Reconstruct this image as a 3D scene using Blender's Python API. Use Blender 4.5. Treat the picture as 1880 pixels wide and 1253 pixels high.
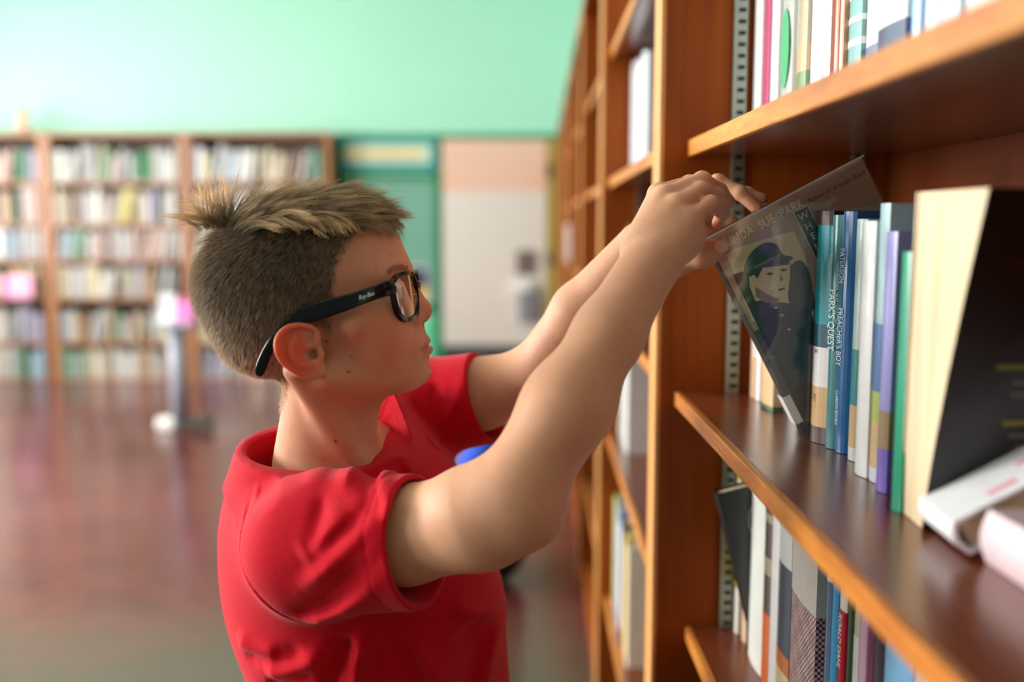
import bpy, bmesh, math, random
import numpy as np
from mathutils import Vector, Matrix

for _o in list(bpy.data.objects):
    bpy.data.objects.remove(_o)
scene = bpy.context.scene
COL = scene.collection

# ------------------------------------------------------------------ camera
CAM_H = 1.33                      # eye height of the photographer
FPX = 1828.0                      # focal length for a 1880 px wide frame
PITCH = math.atan(214.5 / FPX)    # looking slightly down
SP, CP = math.sin(PITCH), math.cos(PITCH)


def P(px, py, Y):
    """World point at distance Y into the room, seen in direction (px, py)."""
    dx = (px - 940.0) / FPX
    u = (626.5 - py) / FPX
    d = Vector((dx, CP + u * SP, -SP + u * CP))
    k = Y / d.y
    return Vector((d.x * k, Y, CAM_H + d.z * k))


cam_data = bpy.data.cameras.new('camera')
cam_data.sensor_width = 36.0
cam_data.lens = FPX / 1880.0 * 36.0
cam_data.clip_start = 0.02
cam_data.dof.use_dof = True
cam_data.dof.focus_distance = 0.92
cam_data.dof.aperture_fstop = 2.1
cam = bpy.data.objects.new('camera', cam_data)
cam.location = (0, 0, CAM_H)
cam.rotation_euler = (math.pi / 2 - PITCH, 0, 0)
COL.objects.link(cam)
scene.camera = cam

# ------------------------------------------------------------------ light
world = bpy.data.worlds.new('world')
scene.world = world
world.use_nodes = True
world.node_tree.nodes['Background'].inputs[0].default_value = (0.93, 0.97, 1.0, 1)
world.node_tree.nodes['Background'].inputs[1].default_value = 0.24

WIN_X = -5.4                      # wall with the windows, left of the frame
WINDOWS = [(-1.6, 0.2), (1.0, 2.8), (3.6, 5.4), (6.2, 8.0)]   # y ranges
WIN_Z = (0.95, 2.75)
for i, (y0, y1) in enumerate(WINDOWS):
    l = bpy.data.lights.new('window_daylight', 'AREA')
    l.shape = 'RECTANGLE'
    l.size = y1 - y0
    l.size_y = WIN_Z[1] - WIN_Z[0]
    l.energy = (150, 480, 350, 160)[i]
    l.color = (1.0, 0.985, 0.96)
    o = bpy.data.objects.new('window_daylight', l)
    o.location = (WIN_X - 0.12, (y0 + y1) / 2, sum(WIN_Z) / 2)
    o.rotation_euler = (math.pi / 2, 0, -math.pi / 2)
    COL.objects.link(o)

scene.view_settings.view_transform = 'Standard'
scene.view_settings.look = 'None'
scene.view_settings.exposure = -0.12
scene.view_settings.gamma = 1.0
scene.view_settings.use_curve_mapping = False
scene.cycles.max_bounces = 8
scene.cycles.caustics_reflective = False
scene.cycles.caustics_refractive = False

# ------------------------------------------------------------------ helpers
def tag(o, label=None, cat=None, group=None, kind=None):
    if label: o['label'] = label
    if cat: o['category'] = cat
    if group: o['group'] = group
    if kind: o['kind'] = kind
    return o


def empty(name, loc=(0, 0, 0), rot=(0, 0, 0)):
    o = bpy.data.objects.new(name, None)
    o.empty_display_size = 0.05
    o.location = loc
    o.rotation_euler = rot
    COL.objects.link(o)
    return o


def mesh_obj(name, mesh, mat=None, parent=None, smooth=False):
    o = bpy.data.objects.new(name, mesh)
    COL.objects.link(o)
    if mat is not None and not mesh.materials:
        for m in (mat if isinstance(mat, (list, tuple)) else [mat]):
            mesh.materials.append(m)
    if parent is not None:
        o.parent = parent
    if smooth:
        mesh.polygons.foreach_set('use_smooth', [True] * len(mesh.polygons))
    return o


def pydata(name, v, f, mat=None, parent=None, smooth=False):
    m = bpy.data.meshes.new(name)
    m.from_pydata([tuple(p) for p in v], [], f)
    m.update()
    return mesh_obj(name, m, mat, parent, smooth)


def bm_obj(name, bm, mat=None, parent=None, smooth=False):
    m = bpy.data.meshes.new(name)
    bmesh.ops.recalc_face_normals(bm, faces=bm.faces[:])
    bm.to_mesh(m)
    bm.free()
    return mesh_obj(name, m, mat, parent, smooth)


def add_box(bm, lo, hi, bevel=0.0, M=None):
    r = bmesh.ops.create_cube(bm, size=1.0)
    vs = r['verts']
    c = [(a + b) / 2 for a, b in zip(lo, hi)]
    s = [b - a for a, b in zip(lo, hi)]
    for v in vs:
        v.co = Vector((c[0] + v.co.x * s[0], c[1] + v.co.y * s[1], c[2] + v.co.z * s[2]))
    if bevel > 0:
        es = list({e for v in vs for e in v.link_edges})
        g = bmesh.ops.bevel(bm, geom=es, offset=bevel, segments=2, affect='EDGES', profile=0.6)
        vs = list({v for f in g['faces'] for v in f.verts} | {v for v in vs if v.is_valid})
    if M is not None:
        for v in vs:
            v.co = M @ v.co
    return vs


def box_obj(name, lo, hi, mat, parent=None, bevel=0.0, M=None):
    bm = bmesh.new()
    add_box(bm, lo, hi, bevel, M)
    return bm_obj(name, bm, mat, parent)


def tube(pts, radii, n=12, caps=True):
    """Vertices and faces of a tube along pts (list of Vectors)."""
    pts = [Vector(p) for p in pts]
    if not hasattr(radii, '__len__'):
        radii = [radii] * len(pts)
    v, f = [], []
    t0 = (pts[1] - pts[0]).normalized()
    a = t0.orthogonal().normalized()
    for i, p in enumerate(pts):
        t = (pts[min(i + 1, len(pts) - 1)] - pts[max(i - 1, 0)]).normalized()
        a = (a - t * a.dot(t)).normalized()
        b = t.cross(a)
        for k in range(n):
            w = 2 * math.pi * k / n
            v.append(p + (a * math.cos(w) + b * math.sin(w)) * radii[i])
    for i in range(len(pts) - 1):
        for k in range(n):
            f.append((i * n + k, i * n + (k + 1) % n, (i + 1) * n + (k + 1) % n, (i + 1) * n + k))
    if caps:
        f.append(tuple(range(n - 1, -1, -1)))
        f.append(tuple((len(pts) - 1) * n + k for k in range(n)))
    return v, f


def tube_obj(name, pts, radii, mat, parent=None, n=12):
    v, f = tube(pts, radii, n)
    return pydata(name, v, f, mat, parent, True)


def text_obj(name, body, size, M, mat, parent=None, depth=0.0, align='LEFT', stretch=1.0, bold=0.0, space=1.0):
    """Lettering as a flat mesh; M maps text x,y,z to the parent's space."""
    cu = bpy.data.curves.new(name, 'FONT')
    cu.body = body
    cu.size = size
    cu.align_x = align
    cu.align_y = 'CENTER'
    cu.extrude = depth
    cu.offset = bold
    cu.space_character = space
    cu.resolution_u = 3
    tmp = bpy.data.objects.new('tmp_text', cu)
    COL.objects.link(tmp)
    bpy.context.view_layer.update()
    dg = bpy.context.evaluated_depsgraph_get()
    me = bpy.data.meshes.new_from_object(tmp.evaluated_get(dg))
    bpy.data.objects.remove(tmp)
    bpy.data.curves.remove(cu)
    me.name = name
    me.materials.clear()
    S = Matrix.Diagonal((stretch, 1, 1, 1))
    me.transform(M @ S)
    me.update()
    return mesh_obj(name, me, mat, parent)


def frame(o, x, y, z):
    """4x4 matrix from origin and three axes."""
    M = Matrix.Identity(4)
    for i, a in enumerate((x, y, z)):
        for j in range(3):
            M[j][i] = a[j]
    for j in range(3):
        M[j][3] = o[j]
    return M
# ------------------------------------------------------------------ materials
def new_mat(name):
    m = bpy.data.materials.new(name)
    m.use_nodes = True
    nt = m.node_tree
    return m, nt, nt.nodes, nt.links, nt.nodes['Principled BSDF']


def setp(b, **kw):
    names = {'color': 'Base Color', 'rough': 'Roughness', 'metal': 'Metallic', 'spec': 'Specular IOR Level',
             'trans': 'Transmission Weight', 'ior': 'IOR', 'alpha': 'Alpha', 'coat': 'Coat Weight',
             'coat_rough': 'Coat Roughness', 'sheen': 'Sheen Weight', 'sss': 'Subsurface Weight'}
    for k, v in kw.items():
        if k == 'color':
            v = tuple(v) + (1,) if len(v) == 3 else v
        b.inputs[names[k]].default_value = v


def rgb(r, g, b):
    """sRGB 0-255 to linear."""
    def f(c):
        c /= 255.0
        return c / 12.92 if c <= 0.04045 else ((c + 0.055) / 1.055) ** 2.4
    return (f(r), f(g), f(b))


def plain(name, color, rough=0.5, noise=0.0, nscale=30.0, bump=0.0, bscale=200.0, **kw):
    m, nt, N, L, b = new_mat(name)
    setp(b, color=color, rough=rough, **kw)
    if noise or bump:
        tc = N.new('ShaderNodeTexCoord')
    if noise:
        nz = N.new('ShaderNodeTexNoise'); nz.inputs['Scale'].default_value = nscale
        nz.inputs['Detail'].default_value = 4
        L.new(tc.outputs['Object'], nz.inputs['Vector'])
        hs = N.new('ShaderNodeMixRGB'); hs.blend_type = 'MIX'
        hs.inputs[1].default_value = tuple(c * (1 - noise) for c in color) + (1,)
        hs.inputs[2].default_value = tuple(min(1, c * (1 + noise)) for c in color) + (1,)
        L.new(nz.outputs['Fac'], hs.inputs[0])
        L.new(hs.outputs[0], b.inputs['Base Color'])
    if bump:
        nb = N.new('ShaderNodeTexNoise'); nb.inputs['Scale'].default_value = bscale
        nb.inputs['Detail'].default_value = 3
        L.new(tc.outputs['Object'], nb.inputs['Vector'])
        bp = N.new('ShaderNodeBump'); bp.inputs['Strength'].default_value = bump
        bp.inputs['Distance'].default_value = 0.002
        L.new(nb.outputs['Fac'], bp.inputs['Height'])
        L.new(bp.outputs[0], b.inputs['Normal'])
    return m


def wood(name, c0, c1, axis='Y', rough=0.35, scale=9.0, stretch=0.06, coat=0.2, bump=0.05):
    """Grain runs along one object axis."""
    m, nt, N, L, b = new_mat(name)
    tc = N.new('ShaderNodeTexCoord')
    mp = N.new('ShaderNodeMapping')
    s = [1.0, 1.0, 1.0]
    s['XYZ'.index(axis)] = stretch
    mp.inputs['Scale'].default_value = s
    L.new(tc.outputs['Object'], mp.inputs['Vector'])
    n1 = N.new('ShaderNodeTexNoise'); n1.inputs['Scale'].default_value = scale
    n1.inputs['Detail'].default_value = 6; n1.inputs['Distortion'].default_value = 0.6
    n2 = N.new('ShaderNodeTexNoise'); n2.inputs['Scale'].default_value = scale * 16
    n2.inputs['Detail'].default_value = 4
    L.new(mp.outputs[0], n1.inputs['Vector']); L.new(mp.outputs[0], n2.inputs['Vector'])
    mx = N.new('ShaderNodeMath'); mx.operation = 'MULTIPLY_ADD'; mx.inputs[1].default_value = 0.45
    L.new(n2.outputs['Fac'], mx.inputs[0]); L.new(n1.outputs['Fac'], mx.inputs[2])
    cr = N.new('ShaderNodeValToRGB')
    cr.color_ramp.elements[0].position = 0.5; cr.color_ramp.elements[0].color = tuple(c0) + (1,)
    cr.color_ramp.elements[1].position = 0.95; cr.color_ramp.elements[1].color = tuple(c1) + (1,)
    L.new(mx.outputs[0], cr.inputs[0]); L.new(cr.outputs[0], b.inputs['Base Color'])
    bp = N.new('ShaderNodeBump'); bp.inputs['Strength'].default_value = bump; bp.inputs['Distance'].default_value = 0.003
    L.new(n2.outputs['Fac'], bp.inputs['Height']); L.new(bp.outputs[0], b.inputs['Normal'])
    setp(b, rough=rough, coat=coat, coat_rough=0.25)
    return m


M = {}
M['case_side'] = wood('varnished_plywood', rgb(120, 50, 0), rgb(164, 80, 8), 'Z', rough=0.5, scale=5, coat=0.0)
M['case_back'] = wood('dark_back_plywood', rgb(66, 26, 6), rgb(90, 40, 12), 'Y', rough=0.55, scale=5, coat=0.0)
M['shelf_top'] = wood('reddish_shelf_board', rgb(106, 47, 22), rgb(136, 68, 36), 'Y', rough=0.25, scale=6, coat=0.35)
M['edge'] = wood('orange_oak_edge', rgb(158, 82, 20), rgb(222, 146, 60), 'Y', rough=0.4, scale=22, stretch=0.09, coat=0.15, bump=0.2)
M['edge_v'] = wood('orange_upright_edge', rgb(196, 128, 62), rgb(226, 164, 96), 'Z', rough=0.4, scale=16, coat=0.15)
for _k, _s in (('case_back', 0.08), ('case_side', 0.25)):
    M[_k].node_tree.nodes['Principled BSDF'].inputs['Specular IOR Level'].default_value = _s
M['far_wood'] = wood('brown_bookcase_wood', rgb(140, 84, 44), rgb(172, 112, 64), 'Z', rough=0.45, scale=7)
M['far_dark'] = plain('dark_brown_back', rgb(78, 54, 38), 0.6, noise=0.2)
M['steel'] = plain('grey_zinc_strip', rgb(176, 186, 172), 0.38, metal=0.75)
M['black_hole'] = plain('dark_slot', (0.012, 0.014, 0.01), 0.6)
M['green_wall'] = plain('mint_green_paint', rgb(166, 220, 197), 0.6, noise=0.03, nscale=2, bump=0.03, bscale=60)
M['green_trim'] = plain('deep_green_paint', rgb(16, 128, 78), 0.45, noise=0.05)
M['ceiling'] = plain('white_ceiling_paint', rgb(232, 236, 230), 0.7, noise=0.02)
M['white_paint'] = plain('white_paint', rgb(236, 236, 232), 0.45, noise=0.02)

# polished, patchy red-brown floor with a greyish area towards the camera end
m, nt, N, L, b = new_mat('polished_oxide_floor')
tc = N.new('ShaderNodeTexCoord')
n1 = N.new('ShaderNodeTexNoise'); n1.inputs['Scale'].default_value = 0.8; n1.inputs['Detail'].default_value = 6
n2 = N.new('ShaderNodeTexNoise'); n2.inputs['Scale'].default_value = 7; n2.inputs['Detail'].default_value = 5
L.new(tc.outputs['Object'], n1.inputs['Vector']); L.new(tc.outputs['Object'], n2.inputs['Vector'])
mx = N.new('ShaderNodeMath'); mx.operation = 'MULTIPLY_ADD'; mx.inputs[1].default_value = 0.35
L.new(n2.outputs['Fac'], mx.inputs[0]); L.new(n1.outputs['Fac'], mx.inputs[2])
cr = N.new('ShaderNodeValToRGB')
cr.color_ramp.elements[0].position = 0.50; cr.color_ramp.elements[0].color = rgb(80, 36, 34) + (1,)
cr.color_ramp.elements[1].position = 0.86; cr.color_ramp.elements[1].color = rgb(114, 60, 56) + (1,)
L.new(mx.outputs[0], cr.inputs[0])
sx = N.new('ShaderNodeSeparateXYZ'); L.new(tc.outputs['Object'], sx.inputs[0])
mr = N.new('ShaderNodeMapRange'); mr.inputs['From Min'].default_value = 3.9; mr.inputs['From Max'].default_value = 3.0
md = N.new('ShaderNodeMath'); md.operation = 'ADD'
mm = N.new('ShaderNodeMath'); mm.operation = 'MULTIPLY'; mm.inputs[1].default_value = 0.9
L.new(n1.outputs['Fac'], mm.inputs[0]); L.new(sx.outputs['Y'], md.inputs[0]); L.new(mm.outputs[0], md.inputs[1])
L.new(md.outputs[0], mr.inputs['Value'])
wx = N.new('ShaderNodeMixRGB'); wx.inputs[2].default_value = rgb(88, 82, 66) + (1,)
L.new(mr.outputs[0], wx.inputs[0]); L.new(cr.outputs[0], wx.inputs[1]); L.new(wx.outputs[0], b.inputs['Base Color'])
rr = N.new('ShaderNodeMapRange'); rr.inputs['To Min'].default_value = 0.12; rr.inputs['To Max'].default_value = 0.28
L.new(n2.outputs['Fac'], rr.inputs['Value']); L.new(rr.outputs[0], b.inputs['Roughness'])
setp(b, coat=0.1, coat_rough=0.12, spec=0.3)
M['floor'] = m

# skin: colour regions (lips, scalp, moles, flush, painted ear glow) come from the mesh
m, nt, N, L, b = new_mat('fair_skin')
at = N.new('ShaderNodeAttribute'); at.attribute_name = 'Col'
tc = N.new('ShaderNodeTexCoord')
n1 = N.new('ShaderNodeTexNoise'); n1.inputs['Scale'].default_value = 90; n1.inputs['Detail'].default_value = 4
n2 = N.new('ShaderNodeTexNoise'); n2.inputs['Scale'].default_value = 900; n2.inputs['Detail'].default_value = 2
for q in (n1, n2):
    L.new(tc.outputs['Object'], q.inputs['Vector'])
mr = N.new('ShaderNodeMapRange'); mr.inputs['To Min'].default_value = 0.90; mr.inputs['To Max'].default_value = 1.08
L.new(n1.outputs['Fac'], mr.inputs['Value'])
mu = N.new('ShaderNodeMixRGB'); mu.blend_type = 'MULTIPLY'; mu.inputs[0].default_value = 1
L.new(at.outputs['Color'], mu.inputs[1]); L.new(mr.outputs[0], mu.inputs[2])
L.new(mu.outputs[0], b.inputs['Base Color'])
bp = N.new('ShaderNodeBump'); bp.inputs['Strength'].default_value = 0.12; bp.inputs['Distance'].default_value = 0.0006
L.new(n2.outputs['Fac'], bp.inputs['Height']); L.new(bp.outputs[0], b.inputs['Normal'])
setp(b, rough=0.52, sss=0.4, spec=0.25)
b.inputs['Subsurface Radius'].default_value = (1.0, 0.35, 0.18)
b.inputs['Subsurface Scale'].default_value = 0.008
M['skin'] = m

# red jersey
m, nt, N, L, b = new_mat('red_cotton_jersey')
tc = N.new('ShaderNodeTexCoord')
n1 = N.new('ShaderNodeTexNoise'); n1.inputs['Scale'].default_value = 260; n1.inputs['Detail'].default_value = 3
L.new(tc.outputs['Object'], n1.inputs['Vector'])
cr = N.new('ShaderNodeValToRGB')
cr.color_ramp.elements[0].color = rgb(182, 0, 22) + (1,); cr.color_ramp.elements[1].color = rgb(212, 5, 38) + (1,)
L.new(n1.outputs['Fac'], cr.inputs[0]); L.new(cr.outputs[0], b.inputs['Base Color'])
bp = N.new('ShaderNodeBump'); bp.inputs['Strength'].default_value = 0.25; bp.inputs['Distance'].default_value = 0.0006
L.new(n1.outputs['Fac'], bp.inputs['Height']); L.new(bp.outputs[0], b.inputs['Normal'])
setp(b, rough=0.85, sheen=0.08, spec=0.15)
M['red'] = m


def hair_mat(name, root, tip, through=0.52):
    m, nt, N, L, b = new_mat(name)
    at = N.new('ShaderNodeAttribute'); at.attribute_name = 'Col'
    cr = N.new('ShaderNodeValToRGB')
    cr.color_ramp.elements[0].color = tuple(root) + (1,); cr.color_ramp.elements[1].color = tuple(tip) + (1,)
    sp = N.new('ShaderNodeSeparateColor')
    L.new(at.outputs['Color'], sp.inputs[0])
    L.new(sp.outputs[0], cr.inputs[0])
    mu = N.new('ShaderNodeMixRGB'); mu.blend_type = 'MULTIPLY'; mu.inputs[0].default_value = 1
    L.new(cr.outputs[0], mu.inputs[1]); L.new(sp.outputs[1], mu.inputs[2])
    L.new(mu.outputs[0], b.inputs['Base Color'])
    setp(b, rough=0.42, spec=0.4)
    tr = N.new('ShaderNodeBsdfTranslucent'); L.new(mu.outputs[0], tr.inputs[0])
    ms = N.new('ShaderNodeMixShader'); ms.inputs[0].default_value = through
    L.new(b.outputs[0], ms.inputs[1]); L.new(tr.outputs[0], ms.inputs[2])
    L.new(ms.outputs[0], N['Material Output'].inputs['Surface'])
    return m


M['hair_top'] = hair_mat('dark_blond_hair', rgb(126, 92, 56), rgb(238, 212, 170), 0.38)
M['hair_buzz'] = hair_mat('clipped_light_brown_hair', rgb(88, 58, 39), rgb(244, 222, 196), 0.66)
M['brow'] = hair_mat('brow_hair', rgb(120, 80, 52), rgb(160, 116, 76))
M['hair_dark'] = plain('dark_brown_hair', rgb(44, 28, 20), 0.5, noise=0.3, nscale=60)
M['black_acetate'] = plain('black_acetate', (0.004, 0.004, 0.005), 0.18, spec=0.35)
m, nt, N, L, b = new_mat('spectacle_glass')
setp(b, color=(0.97, 0.98, 0.97), rough=0.0, trans=1.0, ior=1.5)
gl = N.new('ShaderNodeBsdfGlossy'); gl.inputs['Roughness'].default_value = 0.02
tr = N.new('ShaderNodeBsdfTransparent'); tr.inputs[0].default_value = (0.93, 0.94, 0.93, 1)
lw = N.new('ShaderNodeLayerWeight'); pw = N.new('ShaderNodeMath'); pw.operation = 'POWER'; pw.inputs[1].default_value = 4.0
fr = N.new('ShaderNodeMath'); fr.operation = 'MULTIPLY_ADD'; fr.inputs[1].default_value = 0.85; fr.inputs[2].default_value = 0.14
L.new(lw.outputs['Facing'], pw.inputs[0]); L.new(pw.outputs[0], fr.inputs[0])
ms = N.new('ShaderNodeMixShader')
L.new(fr.outputs[0], ms.inputs[0]); L.new(tr.outputs[0], ms.inputs[1]); L.new(gl.outputs[0], ms.inputs[2])
L.new(ms.outputs[0], N['Material Output'].inputs['Surface'])
M['glass'] = m
M['silver'] = plain('silver_metal', (0.8, 0.8, 0.8), 0.25, metal=1.0)
M['grey_paint'] = plain('bluish_grey_paint', rgb(150, 154, 168), 0.4, noise=0.03)
M['white_print'] = plain('white_print', rgb(240, 240, 236), 0.5)
M['eye_white'] = plain('eye_white', rgb(236, 226, 218), 0.15)
M['iris'] = plain('grey_blue_iris', rgb(70, 84, 96), 0.1)
M['denim'] = plain('dark_blue_denim', rgb(34, 40, 66), 0.8, noise=0.3, nscale=300)
M['rubber'] = plain('grey_rubber', rgb(70, 70, 72), 0.7, noise=0.1)

# book cloth / jacket taking the object's own colour
m, nt, N, L, b = new_mat('book_jacket')
oi = N.new('ShaderNodeObjectInfo')
tc = N.new('ShaderNodeTexCoord')
n1 = N.new('ShaderNodeTexNoise'); n1.inputs['Scale'].default_value = 40; n1.inputs['Detail'].default_value = 4
L.new(tc.outputs['Object'], n1.inputs['Vector'])
mr = N.new('ShaderNodeMapRange'); mr.inputs['To Min'].default_value = 0.86; mr.inputs['To Max'].default_value = 1.1
L.new(n1.outputs['Fac'], mr.inputs['Value'])
mu = N.new('ShaderNodeMixRGB'); mu.blend_type = 'MULTIPLY'; mu.inputs[0].default_value = 1
L.new(oi.outputs['Color'], mu.inputs[1]); L.new(mr.outputs[0], mu.inputs[2]); L.new(mu.outputs[0], b.inputs['Base Color'])
setp(b, rough=0.32, coat=0.25, coat_rough=0.15)
M['jacket'] = m
m, nt, N, L, b = new_mat('page_edges')
tc = N.new('ShaderNodeTexCoord')
mp = N.new('ShaderNodeMapping'); mp.inputs['Scale'].default_value = (4, 900, 4)
L.new(tc.outputs['Object'], mp.inputs['Vector'])
n1 = N.new('ShaderNodeTexNoise'); n1.inputs['Scale'].default_value = 1.0; n1.inputs['Detail'].default_value = 3
L.new(mp.outputs[0], n1.inputs['Vector'])
cr = N.new('ShaderNodeValToRGB')
cr.color_ramp.elements[0].position = 0.3; cr.color_ramp.elements[0].color = rgb(198, 168, 128) + (1,)
cr.color_ramp.elements[1].position = 0.7; cr.color_ramp.elements[1].color = rgb(240, 220, 188) + (1,)
L.new(n1.outputs['Fac'], cr.inputs[0]); L.new(cr.outputs[0], b.inputs['Base Color'])
setp(b, rough=0.8)
M['pages'] = m


def colour(key, r, g, b_, rough=0.4, **kw):
    """Plain coloured material, made once."""
    if key not in M:
        M[key] = plain(key, rgb(r, g, b_), rough, **kw)
    return M[key]
# ------------------------------------------------------------------ the room
WALL_Y = 8.75
RIGHT_X = 0.80
LEFT_X = WIN_X
CEIL_Z = 3.3
tag(box_obj('floor', (LEFT_X - 0.3, -3.2, -0.1), (RIGHT_X + 0.3, WALL_Y + 0.3, 0.0), M['floor']), kind='structure')
tag(box_obj('ceiling', (LEFT_X - 0.3, -3.2, CEIL_Z), (RIGHT_X + 0.3, WALL_Y + 0.3, CEIL_Z + 0.1), M['ceiling']), kind='structure')
tag(box_obj('wall_back', (LEFT_X - 0.3, WALL_Y, 0), (RIGHT_X + 0.3, WALL_Y + 0.15, CEIL_Z), M['green_wall']), kind='structure')
tag(box_obj('wall_right', (RIGHT_X, -3.2, 0), (RIGHT_X + 0.15, WALL_Y, CEIL_Z), M['green_wall']), kind='structure')
# wall with the windows
bm = bmesh.new()
ys = [-3.2] + [v for w in WINDOWS for v in w] + [WALL_Y]
for i in range(0, len(ys), 2):
    add_box(bm, (LEFT_X - 0.2, ys[i], 0), (LEFT_X, ys[i + 1], CEIL_Z))
for y0, y1 in WINDOWS:
    add_box(bm, (LEFT_X - 0.2, y0, 0), (LEFT_X, y1, WIN_Z[0]))
    add_box(bm, (LEFT_X - 0.2, y0, WIN_Z[1]), (LEFT_X, y1, CEIL_Z))
tag(bm_obj('wall_left', bm, M['green_wall']), kind='structure')
for i, (y0, y1) in enumerate(WINDOWS):
    w = empty('window_%d' % (i + 1), (LEFT_X - 0.06, (y0 + y1) / 2, WIN_Z[0]))
    tag(w, kind='structure')
    hw, hh = (y1 - y0) / 2, WIN_Z[1] - WIN_Z[0]
    bm = bmesh.new()
    add_box(bm, (-0.03, -hw, 0), (0.03, -hw + 0.06, hh)); add_box(bm, (-0.03, hw - 0.06, 0), (0.03, hw, hh))
    add_box(bm, (-0.03, -hw, 0), (0.03, hw, 0.06)); add_box(bm, (-0.03, -hw, hh - 0.06), (0.03, hw, hh))
    bm_obj('window_frame', bm, M['white_paint'], w)
    box_obj('mullion', (-0.02, -0.025, 0.06), (0.02, 0.025, hh - 0.06), M['white_paint'], w)
    box_obj('mullion', (-0.02, -hw + 0.06, hh * 0.6), (0.02, hw - 0.06, hh * 0.6 + 0.04), M['white_paint'], w)
    box_obj('window_sill', (0.0, -hw - 0.05, -0.04), (0.14, hw + 0.05, 0.0), M['white_paint'], w)


def wall_rect(px0, py0, px1, py1, Y):
    a, b_ = P(px0, max(py0, py1), Y), P(px1, min(py0, py1), Y)
    return a.x, a.z, b_.x, b_.z


# dark green rail and surround along the back wall
x0, z0, x1, z1 = wall_rect(617, 256, 1030, 246, WALL_Y - 0.03)
tag(box_obj('trim_1', (x0, WALL_Y - 0.035, z0), (RIGHT_X, WALL_Y, z1), M['green_trim']), kind='structure')
x0, z0, x1, z1 = wall_rect(617, 700, 644, 256, WALL_Y - 0.03)
tag(box_obj('trim_2', (x0, WALL_Y - 0.03, 0), (x1, WALL_Y, z1), M['green_trim']), kind='structure')
x0, z0, x1, z1 = wall_rect(796, 700, 812, 256, WALL_Y - 0.03)
tag(box_obj('trim_3', (x0, WALL_Y - 0.04, 0), (x1, WALL_Y, z1), M['green_trim']), kind='structure')

# doorway with a pale door, salmon upper part, olive jamb with hinges
x0, z0, x1, z1 = wall_rect(814, 640, 1003, 257, WALL_Y - 0.06)
door = empty('door_1', ((x0 + x1) / 2, WALL_Y - 0.03, 0))
tag(door, kind='structure')
hw = (x1 - x0) / 2
zs = P(900, 352, WALL_Y).z
zk = P(900, 632, WALL_Y).z
box_obj('door_leaf', (-hw, -0.03, zk), (hw, 0.02, zs), colour('cream_door_paint', 222, 212, 204, 0.45, noise=0.02), door)
box_obj('upper_panel', (-hw, -0.031, zs), (hw, 0.02, z1), colour('salmon_door_paint', 232, 186, 166, 0.45, noise=0.03), door)
box_obj('kick_plate', (-hw, -0.034, 0.0), (hw, 0.0, zk), colour('dark_grey_plate', 66, 70, 74, 0.4), door)
xj0, _, xj1, _ = wall_rect(1003, 640, 1019, 257, WALL_Y - 0.06)
j = box_obj('jamb', (xj0 - (x0 + x1) / 2, -0.07, 0), (xj1 - (x0 + x1) / 2 + 0.02, 0.03, z1), colour('olive_painted_wood', 168, 140, 62, 0.5, noise=0.1), door)
for py in (315, 475):
    z = P(1008, py, WALL_Y).z
    box_obj('hinge', (xj0 - (x0 + x1) / 2 - 0.01, -0.078, z - 0.06), (xj0 - (x0 + x1) / 2 + 0.05, -0.066, z + 0.06), colour('dark_hinge', 62, 66, 30, 0.4), door)

# things fixed on the door and wall
def card(name, px0, py0, px1, py1, Y, mat, label, cat, th=0.012, bevel=0.0):
    x0, z0, x1, z1 = wall_rect(px0, py0, px1, py1, Y)
    o = box_obj(name, (0, 0, 0), (x1 - x0, th, z1 - z0), mat, None, bevel)
    o.location = (x0, Y - th, z0)
    return tag(o, label, cat)


card('notice', 948, 460, 984, 505, WALL_Y - 0.064, colour('brown_grey_card', 112, 98, 90, 0.5, noise=0.15), 'brown-grey notice card on the pale door above the wall box', 'notice')
wb_ = empty('wall_box', (P(966, 590, WALL_Y).x, WALL_Y - 0.064, P(966, 590, WALL_Y).z))
tag(wb_, 'grey box with a white lid fixed low on the pale door', 'box')
box_obj('box_body', (-0.065, -0.07, 0.0), (0.085, 0.0, 0.27), colour('grey_box', 128, 128, 134, 0.5), wb_, 0.01)
box_obj('lid', (-0.11, -0.075, 0.27), (0.05, 0.0, 0.36), M['white_paint'], wb_, 0.02)

# green chalkboard with a sign board over it
cb_x0, cb_z0, cb_x1, cb_z1 = wall_rect(640, 560, 796, 328, WALL_Y - 0.04)
cb = empty('chalkboard', ((cb_x0 + cb_x1) / 2, WALL_Y - 0.035, cb_z0))
tag(cb, 'pale green chalkboard in a dark green frame under the sign', 'chalkboard')
hw, hh = (cb_x1 - cb_x0) / 2, cb_z1 - cb_z0
box_obj('writing_surface', (-hw, -0.01, 0), (hw, 0.03, hh), colour('chalkboard_green', 112, 164, 146, 0.5, noise=0.12, nscale=3), cb)
for n_, lo, hi in (('frame_rail', (-hw - 0.02, -0.03, hh - 0.01), (hw + 0.02, 0.03, hh + 0.04)), ('frame_rail', (-hw - 0.02, -0.05, -0.05), (hw + 0.02, 0.03, 0.0)),
                   ('frame_stile', (-hw - 0.05, -0.03, -0.05), (-hw, 0.03, hh + 0.04)), ('frame_stile', (hw, -0.03, -0.05), (hw + 0.05, 0.03, hh + 0.04))):
    box_obj(n_, lo, hi, M['green_trim'], cb)
sx0, sz0, sx1, sz1 = wall_rect(624, 313, 803, 254, WALL_Y - 0.05)
sg = empty('sign_board', ((sx0 + sx1) / 2, WALL_Y - 0.045, sz0))
tag(sg, 'wide sign with a teal border and a yellow band over the chalkboard', 'sign')
hw, hh = (sx1 - sx0) / 2, sz1 - sz0
box_obj('border', (-hw, -0.02, 0), (hw, 0.04, hh), colour('teal_border', 0, 140, 140, 0.5), sg)
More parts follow.
